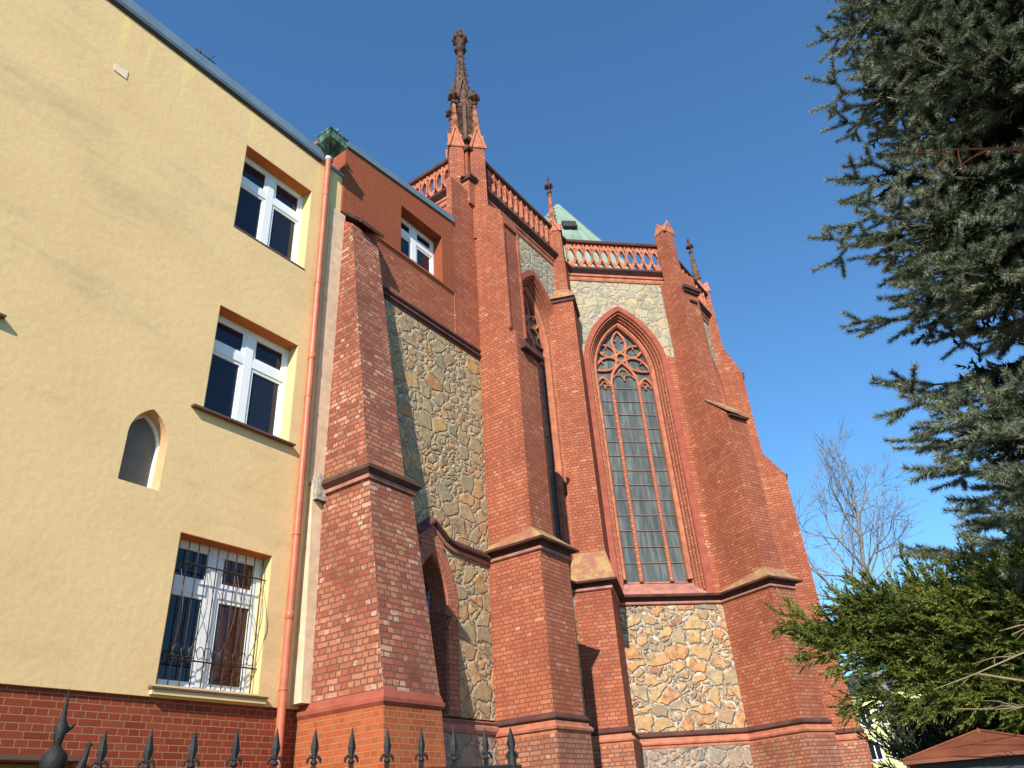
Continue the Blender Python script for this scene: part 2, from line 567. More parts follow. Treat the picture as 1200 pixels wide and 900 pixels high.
M['spire'] = None
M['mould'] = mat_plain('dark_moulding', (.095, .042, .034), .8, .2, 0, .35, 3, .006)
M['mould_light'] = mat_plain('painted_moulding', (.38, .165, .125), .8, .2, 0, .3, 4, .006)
M['rubble'] = mat_rubble('fieldstone', 2.5, [(0, (.36, .16, .085)), (.18, (.55, .26, .10)), (.34, (.50, .31, .14)), (.48, (.34, .27, .17)), (.62, (.58, .34, .13)), (.76, (.42, .27, .14)), (.9, (.22, .18, .13)), (1, (.56, .29, .12))], (.62, .53, .40), .06, .045, .1)
M['rubble_side'] = mat_rubble('annex_fieldstone', 2.5, [(0, (.50, .23, .10)), (.2, (.38, .28, .15)), (.4, (.37, .29, .16)), (.55, (.58, .32, .12)), (.7, (.42, .32, .18)), (.85, (.24, .20, .12)), (1, (.55, .30, .13))], (.62, .50, .34), .05, .045, .10)
M['rubble_grey'] = mat_rubble('pale_fieldstone', 2.3, [(0, (.42, .34, .22)), (.25, (.28, .26, .18)), (.45, (.46, .38, .24)), (.65, (.22, .21, .16)), (.85, (.50, .35, .18)), (1, (.34, .31, .22))], (.53, .47, .35), .06, .025, .38)
M['rubble_low'] = mat_rubble('plinth_fieldstone', 2.3, [(0, (.28, .18, .13)), (.3, (.36, .27, .20)), (.55, (.22, .19, .165)), (.8, (.40, .26, .18)), (1, (.29, .245, .2))], (.53, .43, .33), .04, .03)
M['tile'] = mat_brick('clinker_tile', .265, .077, [(.22, .038, .016), (.26, .048, .020), (.29, .057, .024)], (.36, .21, .12), .0055, dirt=.25, bumpd=.004, distort=.0)
M['tile2'] = mat_brick('orange_tile', .25, .077, [(.33, .075, .028), (.38, .09, .033), (.42, .105, .04)], (.40, .24, .12), .006, dirt=.3, bumpd=.005, distort=.0)
M['tile_wall'] = mat_brick('small_tile', .125, .085, [(.28, .066, .027), (.315, .075, .03)], (.37, .14, .075), .005, dirt=.2, bumpd=.003, distort=.0)
M['plaster'] = mat_plaster()
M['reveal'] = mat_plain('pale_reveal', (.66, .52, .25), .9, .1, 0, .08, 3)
M['soffit'] = mat_plain('bounce_orange', (.55, .17, .05), .9, .1, 0, .12, 3)  # yellow light bouncing inside the recess, put into the soffit colour
M['plaster_pale'] = mat_plain('cream_plaster', (.68, .50, .33), .9, .1, 0, .15, 6, .006)
M['plaster_rough'] = mat_plain('broken_plaster', (.60, .52, .42), .95, .1, 0, .45, 14, .03)
M['zinc'] = mat_plain('zinc_flashing', (.20, .27, .32), .45, .5, .3, .12, 3)
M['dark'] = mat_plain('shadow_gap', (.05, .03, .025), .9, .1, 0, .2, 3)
M['pvc'] = mat_plain('white_frame', (.80, .80, .78), .45, .4, 0, .03, 2)
M['glass'] = mat_glass('window_glass', (.012, .013, .022), .06, .5)
M['brick_reflect'] = mat_glass('reddish_glass', (.055, .022, .015), .1, .5)  # brick reflected in the right panes, put into the glass colour
M['niche_glass'] = mat_glass('dusty_glass', (.17, .16, .14), .55, .15)
M['leaded'] = mat_leaded()
M['iron'] = mat_plain('black_iron', (.022, .021, .02), .55, .4, .3, .35, 18, .003)
M['grille'] = mat_plain('rusty_bar', (.06, .038, .028), .6, .4, .3, .5, 20)
M['pipe'] = mat_plain('brown_pipe', (.47, .145, .075), .45, .4, 0, .16, 5)
M['sill'] = mat_plain('brown_sill', (.13, .065, .04), .5, .4, 0, .1, 4)
M['cap'] = mat_cap()
M['copper'] = mat_copper('copper_roof', True)
M['copper_dark'] = mat_copper('copper_box', False)
M['spruce'] = mat_needles('spruce_needles', [(.3, (.06, .078, .042)), (.5, (.18, .205, .125)), (.7, (.36, .39, .28))])
M['juniper'] = mat_needles('juniper_leaves', [(.34, (.030, .044, .010)), (.48, (.11, .135, .022)), (.66, (.27, .28, .05))], .6, .2, 3.2)
M['shade_leaf'] = mat_needles('shade_leaves', [(.3, (.012, .018, .008)), (.5, (.022, .033, .012)), (.7, (.045, .06, .02))])  # near-black greens put the shade of deep foliage into the leaf colour
M['bark'] = mat_plain('grey_bark', (.13, .115, .10), .9, .1, 0, .35, 9, .01)
M['bark_far'] = mat_plain('hazy_bark', (.22, .20, .18), .9, .1, 0, .25, 4)  # lighter than the near bark, distance haze put into the colour
M['twig'] = mat_plain('dry_twig', (.26, .19, .12), .9, .1, 0, .3, 10)
M['twig_red'] = mat_plain('red_twig', (.16, .06, .035), .9, .1, 0, .3, 10)
M['roof_brown'] = mat_plain('brown_sheet', (.19, .058, .030), .6, .25, 0, .25, 6)
M['lemon'] = mat_plain('lemon_render', (.70, .68, .30), .9, .1, 0, .06, .4)
M['grey'] = mat_plain('grey_render', (.42, .42, .42), .9, .1, 0, .1, .5)
M['roof_dark'] = mat_plain('dark_roof', (.05, .045, .045), .8, .2, 0, .2, 1)


def mat_ground():
    m = Mat('ground_grass', .95, .1)
    g = m.geo()
    a = m.noise(g, .35, 6); b = m.noise(g, 8, 5)
    col = m.ramp(a.outputs[0], [(.4, (.10, .12, .045)), (.55, (.17, .15, .10)), (.7, (.22, .19, .15))])
    col = m.mix(.5, col, m.ramp(b.outputs[0], [(.3, (.6, .6, .6)), (.7, (1.3, 1.3, 1.3))]), 'MULTIPLY')
    m.col(col); m.bump(b.outputs[0], .03)
    return m.m


def mat_spire():
    m = Mat('spire_terracotta', .85, .2)
    g = m.geo()
    a = m.noise(g, 3.2, 6, .7); b = m.noise(g, 26, 4)
    col = m.ramp(a.outputs[0], [(.36, (.06, .038, .03)), (.47, (.20, .075, .045)), (.56, (.38, .15, .09)), (.75, (.46, .25, .17))])
    col = m.mix(.5, col, m.ramp(b.outputs[0], [(.3, (.6, .6, .6)), (.7, (1.3, 1.25, 1.2))]), 'MULTIPLY')
    m.col(col); m.bump(b.outputs[0], .015)
    return m.m


M['spire'] = mat_spire()
M['spire_stone'] = mat_plain('spire_stone', (.13, .075, .056), .9, .1, 0, .6, 5, .01)

# ------------------------------------------------------------------ ground
g = MB()
g.add([(-900, -900, 0), (1500, -900, 0), (1500, 1500, 0), (-900, 1500, 0)], [(0, 1, 2, 3)])
go = g.build('ground', mat_ground()); tag(go, kind='structure')

# ------------------------------------------------------------------ yellow house
WALL = Fr((0, 9), (1, 0), (0, -1))
house = thing('yellow_house', (0, 9, 0), 'ochre plastered house with red clinker plinth and white windows on the left', 'house')
WIN = [  # x0, x1, z0, z1, kind
    (5.337, 6.86, 10.65, 12.59, 'plain'), (5.33, 6.89, 7.10, 8.98, 'sill'), (5.30, 6.795, 3.335, 5.24, 'barred'),
    (1.35, 2.40, 7.25, 7.80, 'sill')]
NICHE = (4.62, .28, 5.70, 6.36, .50)
holes = [[(a, z0), (b, z0), (b, z1), (a, z1)] for a, b, z0, z1, k in WIN]
holes.append(arch_pts(NICHE[0], NICHE[1], NICHE[4], NICHE[3], NICHE[2], 8))
m = MB(); WALL.holed(m, [(-5, 3.2), (7.6, 3.2), (7.6, 13.55), (-5, 13.55)], holes, 0, .40)
m.build('plaster_wall', M['plaster'], house)
m = MB(); WALL.holed(m, [(-5, 0), (7.6, 0), (7.6, 3.195), (-5, 3.195)], [[(3.55, 1.7), (4.56, 1.7), (4.56, 2.50), (3.55, 2.50)]], -.05, .35)
m.build('clinker_plinth', M['tile'], house)
m = MB(); m.box(-5, 7.55, 9.4, 20, 0, 13.4); m.build('core_wall', M['plaster'], house)
m = MB()
WALL.prism_bz(m, [(-.5, 13.553), (.05, 13.553), (.075, 13.60), (.075, 13.80), (-.5, 13.86)], -5, 7.02)
WALL.prism_bz(m, [(-.5, 13.553), (.04, 13.553), (.04, 13.62), (-.5, 13.66)], 7.02, 7.6)
m.build('roof_flashing', M['zinc'], house)
m = MB(); WALL.box(m, -5, 7.0, 0.002, .03, 13.50, 13.55); m.build('eaves_shade_strip', M['dark'], house)  # dark strip painted in as the shade line under the flashing
m = MB(); WALL.prism_az(m, [(2.90, 12.285), (3.117, 12.325), (3.125, 12.148), (2.914, 12.156)], .002, .012)
m.build('plaster_patch', mat_plain('pale_filler', (.80, .62, .45), .9, .1, 0, .05, 6), house)
# cellar window
cw = MB(); WALL.box(cw, 3.56, 4.55, -.30, -.26, 1.71, 2.42); cwo = cw.build('cellar_window', M['pvc'], house)
m = MB(); WALL.box(m, 3.5, 4.6, -.049, .03, 2.50, 2.55); m.build('lintel_strip', M['sill'], cwo)


def cross_window(parent, fr, a0, a1, z0, z1, depth, reveal_m, soffit_m, right_glass='glass', name='window', wall_b=0, transom=.68):
    """white casement with two wide panes below and two small above, set back in its reveal"""
    d = -depth
    w = MB()
    f = .06
    A0, A1, Z0, Z1 = a0 + .002, a1 - .002, z0 + .002, z1 - .002
    fr.box(w, A0, A1, d, d + .07, Z0, Z0 + f); fr.box(w, A0, A1, d, d + .07, Z1 - f, Z1)
    fr.box(w, A0, A0 + f, d, d + .07, Z0 + f, Z1 - f); fr.box(w, A1 - f, A1, d, d + .07, Z0 + f, Z1 - f)
    win = w.build(name, M['pvc'], parent)
    mid = (a0 + a1) / 2; zt = z0 + (z1 - z0) * transom
    x = MB()
    fr.box(x, mid - .075, mid + .075, d, d + .074, Z0 + f, Z1 - f)
    for s_, e_ in ((A0 + f, mid - .075), (mid + .075, A1 - f)):
        fr.box(x, s_, e_, d, d + .072, zt - .075, zt + .075)
    x.build('crossbar', M['pvc'], win)
    for s_, e_ in ((A0 + f, mid - .075), (mid + .075, A1 - f)):
        for lo, hi in ((Z0 + f, zt - .075), (zt + .075, Z1 - f)):
            sm = MB(); q = .055
            fr.box(sm, s_, e_, d, d + .055, lo, lo + q); fr.box(sm, s_, e_, d, d + .055, hi - q, hi)
            fr.box(sm, s_, s_ + q, d, d + .055, lo + q, hi - q); fr.box(sm, e_ - q, e_, d, d + .055, lo + q, hi - q)
            sm.build('sash', M['pvc'], win)
            gp = MB(); fr.box(gp, s_ + q, e_ - q, d + .012, d + .028, lo + q, hi - q)
            gp.build('pane', M[right_glass if s_ > mid else 'glass'], win)
    rv = MB(); t = .006
    fr.box(rv, A1 - t, A1 + .001, d + .071, wall_b - .002, Z0, Z1); fr.box(rv, A0 - .001, A0 + t, d + .071, wall_b - .002, Z0, Z1)
    fr.box(rv, A0 + t, A1 - t, d + .071, wall_b - .002, Z0 - .001, Z0 + t)
    rv.build('reveal', reveal_m, win)
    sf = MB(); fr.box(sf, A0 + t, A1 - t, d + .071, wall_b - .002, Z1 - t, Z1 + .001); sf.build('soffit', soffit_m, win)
    bk = MB(); fr.box(bk, A0, A1, d - .03, d - .01, Z0, Z1); bk.build('backing', M['dark'], win)
    return win


def sill(win, fr, a0, a1, z, over=.10, mat='sill', th=.03):
    m = MB(); fr.prism_bz(m, [(-.2, z + th + .045), (over, z + th), (over, z), (-.2, z + .03)], a0, a1)
    return m.build('sill', M[mat], win)


for i, (a0, a1, z0, z1, k) in enumerate(WIN):
    w = cross_window(house, WALL, a0, a1, z0, z1, .30, M['reveal'], M['soffit'], 'brick_reflect' if k == 'barred' else 'glass')
    if k == 'sill': sill(w, WALL, a0 - .19, a1 + (.07 if i == 1 else .19), z0 - .045, .09)
    elif k == 'plain' and z0 > 9: sill(w, WALL, a0 - .0, a1 + .0, z0 - .028, .012, 'sill', .02)
    elif k == 'barred':
        m = MB(); WALL.prism_bz(m, [(-.2, z0 + .02), (.085, z0 - .03), (.085, z0 - .055), (-.2, z0 - .055)], a0 - .08, a1 + .10)
        m.build('sill', M['sill'], w)
        m = MB(); WALL.box(m, a0 - .06, a1 + .085, .002, .06, z0 - .115, z0 - .056); m.build('sill_support', M['reveal'], w)
        gr = MB()
        n = 10
        for q in range(n):
            x = a0 + .07 + (a1 - a0 - .14) * q / (n - 1)
            gr.tube([WALL.p(x, -.10, z0 + .03), WALL.p(x, -.10, z1 - .05)], .008, 5)
        for zz, bb in ((z1 - .35, -.088), (z0 + .34, -.088)):
            gr.tube([WALL.p(a0 + .01, bb, zz), WALL.p(a1 - .01, bb, zz)], .011, 5)
        go_ = gr.build('grille', M['grille'], w)
        sc = MB()
        for q in range(6):   # bowed wires swelling out over the lower half, ending in curls
            x = a0 + .20 + (a1 - a0 - .4) * q / 5
            pts = []
            for k2 in range(13):
                u = k2 / 12
                pts.append(WALL.p(x + (.10 if q % 2 else -.07) * math.sin(u * math.pi * .5), -.085 + .16 * math.sin(math.pi * (1 - u)) ** 1.2, z0 + .36 + (z1 - z0 - .74) * u))
            sc.tube(pts, .0055, 4)
            for s_ in (-1, 1):
                cc = [WALL.p(x + s_ * .055 + .05 * math.cos(t), -.07, z0 + .44 + .075 * math.sin(t)) for t in [j * .5 for j in range(12)]]
                sc.tube(cc, .006, 4)
        sc.build('scroll_work', M['grille'], go_)

# little pointed window
nw = MB(); c0, a_, zb_, zs_, R_ = NICHE
arch_sweep(nw, WALL, c0, a_ - .003, R_ - .003, zs_, zb_ + .003, [(0, -.25), (0, -.19), (.04, -.19), (.04, -.25)], 8)
WALL.box(nw, c0 - a_ + .004, c0 + a_ - .004, -.25, -.188, zb_ + .004, zb_ + .034)
nwin = nw.build('pointed_window', M['pvc'], house)
m = MB(); WALL.prism_az(m, arch_pts(c0, a_ - .041, R_ - .041, zs_, zb_ + .034, 8), -.245, -.23); m.build('pane', M['niche_glass'], nwin)
m = MB(); arch_sweep(m, WALL, c0, a_ - .001, R_ - .001, zs_, zb_, [(0, -.002), (.001, -.187)], 8); m.build('reveal', mat_plain('peach_reveal', (.66, .40, .20), .9, .1, 0, .1, 5), nwin)

# drainpipe with copper hopper
dp = MB(); PX, PY = 7.115, 8.90
dp.tube([(PX, PY, .25), (PX, PY, 4.6), (PX, PY, 9.0), (PX, PY, 13.62)], .058, 14)
dpo = dp.build('drainpipe', M['pipe'], house)
for z in (4.35, 8.75, 2.2):
    m = MB(); m.lathe((PX, PY, z), [(.06, 0), (.066, .005), (.066, .12), (.06, .125)], 14); m.build('pipe_socket', M['pipe'], dpo)
for z in (3.4, 5.6, 8.0, 10.4, 12.6):
    m = MB(); m.lathe((PX, PY, z), [(.0585, 0), (.064, .002), (.064, .028), (.0585, .03)], 12); m.box(PX - .012, PX + .012, PY + .05, 9.0, z + .004, z + .026)
    m.build('pipe_bracket', M['pipe'], dpo)
m = MB(); m.lathe((PX, PY, 13.60), [(.056, 0), (.068, .005), (.068, .085), (.05, .10)], 12); m.build('pipe_collar', M['pvc'], dpo)
hp = MB(); hx0, hx1, hy0, hy1 = 6.84, 7.30, 8.57, 8.96
top = [(hx0, hy0), (hx1, hy0), (hx1, hy1), (hx0, hy1)]; bot = [(PX - .07, PY - .07), (PX + .07, PY - .07), (PX + .07, PY + .07), (PX - .07, PY + .07)]
hp.hexa([(*b, 13.68) for b in bot] + [(*t, 13.86) for t in top]); hp.hexa([(*t, 13.861) for t in top] + [(*t, 14.10) for t in top])
sweep(hp, [(hx0, hy0), (hx1, hy0), (hx1, hy1), (hx0, hy1)], [(0, 14.08), (.015, 14.08), (.015, 14.115), (0, 14.115)], closed=True)
hpo = hp.build('rain_hopper', M['copper_dark'], house)
m = MB(); m.tube([(hx0 + .05, hy1 - .05, 13.95), (hx0 + .02, 9.3, 14.0)], .05, 8); m.build('inlet_spout', M['pipe'], hpo)
m = MB(); m.tube([(7.12, 8.70, 14.10), (7.12, 8.70, 14.34)], .012, 6); m.box(7.03, 7.21, 8.69, 8.71, 14.27, 14.30)
m.lathe((7.04, 8.70, 14.27), [(.0, -.01), (.025, .01), (.025, .04), (0, .06)], 8); m.lathe((7.20, 8.70, 14.25), [(.0, -.01), (.025, .01), (.025, .05), (0, .07)], 8)
m.lathe((7.12, 8.70, 14.33), [(.0, -.02), (.03, .0), (.02, .05), (0, .06)], 8)
m.build('finial_cross', mat_plain('verdigris', (.10, .28, .25), .7, .3, 0, .3, 14), hpo)
sp = MB()
for q in range(7):
    a = q * .9
    sp.tube([(4.12 + .03 * q, 8.98, 13.84), (4.05 + .05 * q + .05 * math.cos(a), 8.95 + .05 * math.sin(a), 14.0 + .03 * (q % 3))], .007, 4)
sp.tube([(4.05, 8.98, 13.9), (4.45, 8.98, 13.92)], .01, 5)
sp.build('bird_spike', M['iron'], house)

# ------------------------------------------------------------------ annex between house and church
annex = thing('stone_annex', (9.4, 9, 0), 'fieldstone annex with tiled top storey and leaning brick buttress beside the yellow house', 'building')
# tile clad top storey
TW = (9.33, 10.76, 12.42, 14.04)
m = MB(); WALL.holed(m, [(7.605, 12.60), (11.18, 12.60), (11.18, 14.80), (7.605, 14.46)], [[(TW[0], 12.601 if False else 12.66), (TW[1], 12.66), (TW[1], TW[3]), (TW[0], TW[3])]], .04, .4)
tw = m.build('tile_wall', M['tile_wall'], annex)
m = MB(); m.hexa([WALL.p(7.605, -.6, 14.47), WALL.p(11.18, -.6, 14.81), WALL.p(11.18, .08, 14.81), WALL.p(7.605, .08, 14.47), WALL.p(7.605, -.6, 14.68), WALL.p(11.18, -.6, 15.02), WALL.p(11.18, .09, 14.97), WALL.p(7.605, .09, 14.62)])
m.build('roof_flashing', M['zinc'], annex)
cross_window(annex, WALL, TW[0], TW[1], 12.66, TW[3], .30, M['tile_wall'], M['tile_wall'], wall_b=.04)
m = MB(); m.box(7.7, 11.15, 9.45, 16, 0, 14.4); m.build('core_wall', M['tile_wall'], annex)
# brick band and stone wall
m = MB(); WALL.box(m, 8.3, 11.185, -.3, .0, 11.42, 12.597); WALL.box(m, 8.3, 11.185, -.28, .015, 12.55, 12.599)
m.build('brick_band', M['brick'], annex)
m = MB()
for z0, z1, b in ((11.36, 11.42, .05), (11.27, 11.36, .02), (11.21, 11.27, .06), (11.15, 11.21, .025)):
    WALL.box(m, 8.3, 12.09, -.2, b, z0, z1)
m.build('string_course', M['mould'], annex)
LW = dict(c=10.32, a=.37, R=.95, zs=5.25)
m = MB(); WALL.holed(m, [(7.9, 3.3), (12.3, 3.3), (12.3, 11.149), (7.9, 11.149)], [arch_pts(LW['c'], .70, 1.28, LW['zs'], 3.31, 10)], 0, .5)
m.build('stone_wall', M['rubble_side'], annex)
m = MB(); WALL.box(m, 7.9, 12.3, -.5, .05, 0, 3.05); m.build('stone_plinth', M['rubble_low'], annex)
m = MB(); sweep(m, [(8.6, 9), (12.05, 9)], [(-.1, 3.05), (.08, 3.05), (.11, 3.10), (.11, 3.16), (.05, 3.20), (.09, 3.24), (-.1, 3.299)]); m.build('plinth_moulding', M['mould_light'], annex)
# low pointed window with moulded brick frame
m = MB(); arch_sweep(m, WALL, LW['c'], .70, 1.28, LW['zs'], 3.30, [(0, -.05), (0, .025), (.15, .025), (.28, .022), (.31, -.02), (.33, -.45)], 12)
lwf = m.build('pointed_window', M['brick_jamb'], annex)
m = MB(); WALL.prism_az(m, arch_pts(LW['c'], .375, .955, LW['zs'], 3.30, 10), -.43, -.41); m.build('dark_pane', M['dark'], lwf)
m = MB()
for x in (-.2, .06, .24): m.tube([WALL.p(LW['c'] + x, -.30, 3.3), WALL.p(LW['c'] + x, -.30, 5.7 - abs(x))], .022, 6)
for z in (3.6, 4.5, 5.35): m.tube([WALL.p(LW['c'] - .36, -.29, z), WALL.p(LW['c'] + .36, -.29, z)], .014, 6)
m.build('window_bars', mat_plain('blue_grey_bar', (.16, .20, .24), .5, .4, .2, .1, 4), lwf)
m = MB(); x0 = LW['c'] + .12
m.tube([WALL.p(x0 - .3, .02, 4.95), WALL.p(x0 + .28, .10, 4.95), WALL.p(x0 + .22, .02, 4.72)], .012, 5); m.tube([WALL.p(x0 + .28, -.28, 4.95), WALL.p(x0 + .28, .1, 4.95)], .010, 5)
m.build('iron_bracket', M['iron'], lwf)
# hood mould over the low window
hp_ = [(7.9, 6.30), (9.7, 6.32), (9.95, 6.40), (10.32, 6.66), (10.69, 6.40), (10.95, 6.33), (12.06, 6.30)]


def hood(m, prof):
    K = len(prof); vs = []
    for i, (x, z) in enumerate(hp_):
        for (b, dz) in prof: vs.append(WALL.p(x, b, z + dz))
    fs = []
    for i in range(len(hp_) - 1):
        for k in range(K): fs.append((i * K + k, i * K + (k + 1) % K, (i + 1) * K + (k + 1) % K, (i + 1) * K + k))
    fs += [tuple(range(K)), tuple(range((len(hp_) - 1) * K, len(hp_) * K))]
    m.add(vs, fs)


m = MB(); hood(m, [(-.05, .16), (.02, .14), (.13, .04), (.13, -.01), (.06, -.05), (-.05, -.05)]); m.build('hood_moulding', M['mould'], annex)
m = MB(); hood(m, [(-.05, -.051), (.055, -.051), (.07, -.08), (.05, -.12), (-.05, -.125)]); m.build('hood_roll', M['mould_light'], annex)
m = MB(); WALL.prism_az(m, [(9.95, 6.20), (10.69, 6.20), (10.60, 6.36), (10.32, 6.56), (10.04, 6.36)], -.1, .027); m.build('brick_spandrel', M['brick_jamb'], annex)


# battered buttress (front leans back as it rises)
def quad_loft(m, q0, z0, q1, z1): return m.hexa([(*p, z0) for p in q0] + [(*p, z1) for p in q1])


def b1q(z):
    k = (12.3 - z) / (12.3 - 3.2)
    fy = 8.75 - 1.37 * k
    return [(7.70 - .20 * k, fy), (8.40 + .22 * k, fy), (8.42 + .24 * k, 9.25), (7.70 - .20 * k, 9.25)]


bt = MB(); quad_loft(bt, b1q(3.25), 3.25, b1q(6.38), 6.38)
bto = bt.build('brick_buttress', M['brick_old'], annex)
u = MB(); quad_loft(u, [(x + (.05 if i in (0, 3) else -.05 if i in (1,) else -.02), y + (.07 if i < 2 else 0)) for i, (x, y) in enumerate(b1q(6.62))], 6.60, b1q(12.2), 12.2)
uo = u.build('buttress_shaft', M['brick_old'], bto)


def off_quad(q, d): return [(q[0][0] - d, q[0][1] - d), (q[1][0] + d, q[1][1] - d), q[2], q[3]] if False else [(q[0][0] - d, q[0][1] - d), (q[1][0] + d, q[1][1] - d), (q[2][0] + d, q[2][1]), (q[3][0] - d, q[3][1])]


m = MB(); q = b1q(6.45)
quad_loft(m, off_quad(q, .05), 6.37, off_quad(q, .055), 6.43); m.build('lower_roll', M['mould_light'], bto)
m = MB(); quad_loft(m, off_quad(q, .06), 6.431, off_quad(q, .13), 6.50); quad_loft(m, off_quad(q, .13), 6.501, off_quad(q, .11), 6.56)
m.build('setoff_moulding', M['mould'], bto)
m = MB(); quad_loft(m, off_quad(q, .115), 6.561, off_quad(b1q(6.8), -.02), 6.70); m.build('mossy_cap', mat_plain('mossy_brick', (.16, .11, .06), .95, .1, 0, .5, 9, .02), bto)
m = MB(); q = b1q(12.2)
m.hexa([(q[0][0] + .1, q[0][1] - .16, 12.21), (q[1][0] + .02, q[1][1] - .16, 12.19), (q[2][0], 9.0, 12.62), (q[3][0] + .0, 9.0, 12.62), (q[0][0] + .1, q[0][1] - .17, 12.29), (q[1][0] + .02, q[1][1] - .17, 12.27), (q[2][0], 9.0, 12.72), (q[3][0] + .0, 9.0, 12.72)])
m.build('top_slab', mat_plain('dark_slab', (.09, .05, .04), .9, .1, 0, .5, 10, .02), bto)  # dark slab with mottled tone
m = MB(); m.hexa([(q[0][0], q[0][1], 12.19), (q[1][0], q[1][1], 12.18), (q[2][0], 9.2, 12.18), (q[3][0], 9.2, 12.18), (q[0][0], q[0][1] + .03, 12.22), (q[1][0], q[1][1] + .03, 12.22), (q[2][0], 9.2, 12.6), (q[3][0], 9.2, 12.6)])
m.build('buttress_head', M['brick'], bto)
q = b1q(3.2)
m = MB(); quad_loft(m, off_quad(q, .015), 3.06, off_quad(q, .045), 3.10); quad_loft(m, off_quad(q, .045), 3.101, off_quad(q, .05), 3.15); quad_loft(m, off_quad(q, .03), 3.151, off_quad(q, .005), 3.251)
m.build('base_moulding', M['terra'], bto)
m = MB(); quad_loft(m, off_quad(b1q(2.0), .05), 0, off_quad(q, .01), 3.059); m.build('tiled_base', M['tile2'], bto)
# plaster strips beside the buttress
m = MB(); m.box(7.34, 7.72, 8.972, 8.999, 6.55, 12.55); m.build('plaster_strip', M['plaster_pale'], annex)
m = MB(); m.hexa([(7.34, 8.78, 3.25), (7.58, 8.78, 3.25), (7.58, 8.999, 3.25), (7.34, 8.999, 3.25), (7.36, 8.90, 6.5), (7.62, 8.90, 6.5), (7.62, 8.999, 6.5), (7.36, 8.999, 6.5)]); m.build('plaster_pilaster', M['plaster_pale'], annex)
m = MB()
for k in range(9):
    x = 7.36 + .03 * k; h = 6.52 + .26 * random.random()
    m.box(x, x + .05, 8.80 + .02 * random.random(), 8.96, 6.25, h)
m.build('broken_plaster', M['plaster_rough'], annex)

# ------------------------------------------------------------------ church
R2 = math.sqrt(.5)
church = thing('brick_church', (17, 9, 0), 'gothic red brick church with tall traceried windows, buttresses, pinnacles and pierced parapet', 'church')
F1 = Fr((0, 9), (1, 0), (0, -1))
F2 = Fr((17.1 - 5.728 * R2, 9 + 5.728 * R2), (R2, -R2), (-R2, -R2))     # a = (x - y)/sqrt2
F3 = Fr((19.54, 6.56), (1, 0), (0, -1))
F4 = Fr((22.99, 6.56), (R2, R2), (R2, -R2))
FA = Fr((12.02, 9), (0, -1), (-1, 0))
TOPZ = 16.56

WT = dict(a=1.34, R=2.62, zs=13.33)


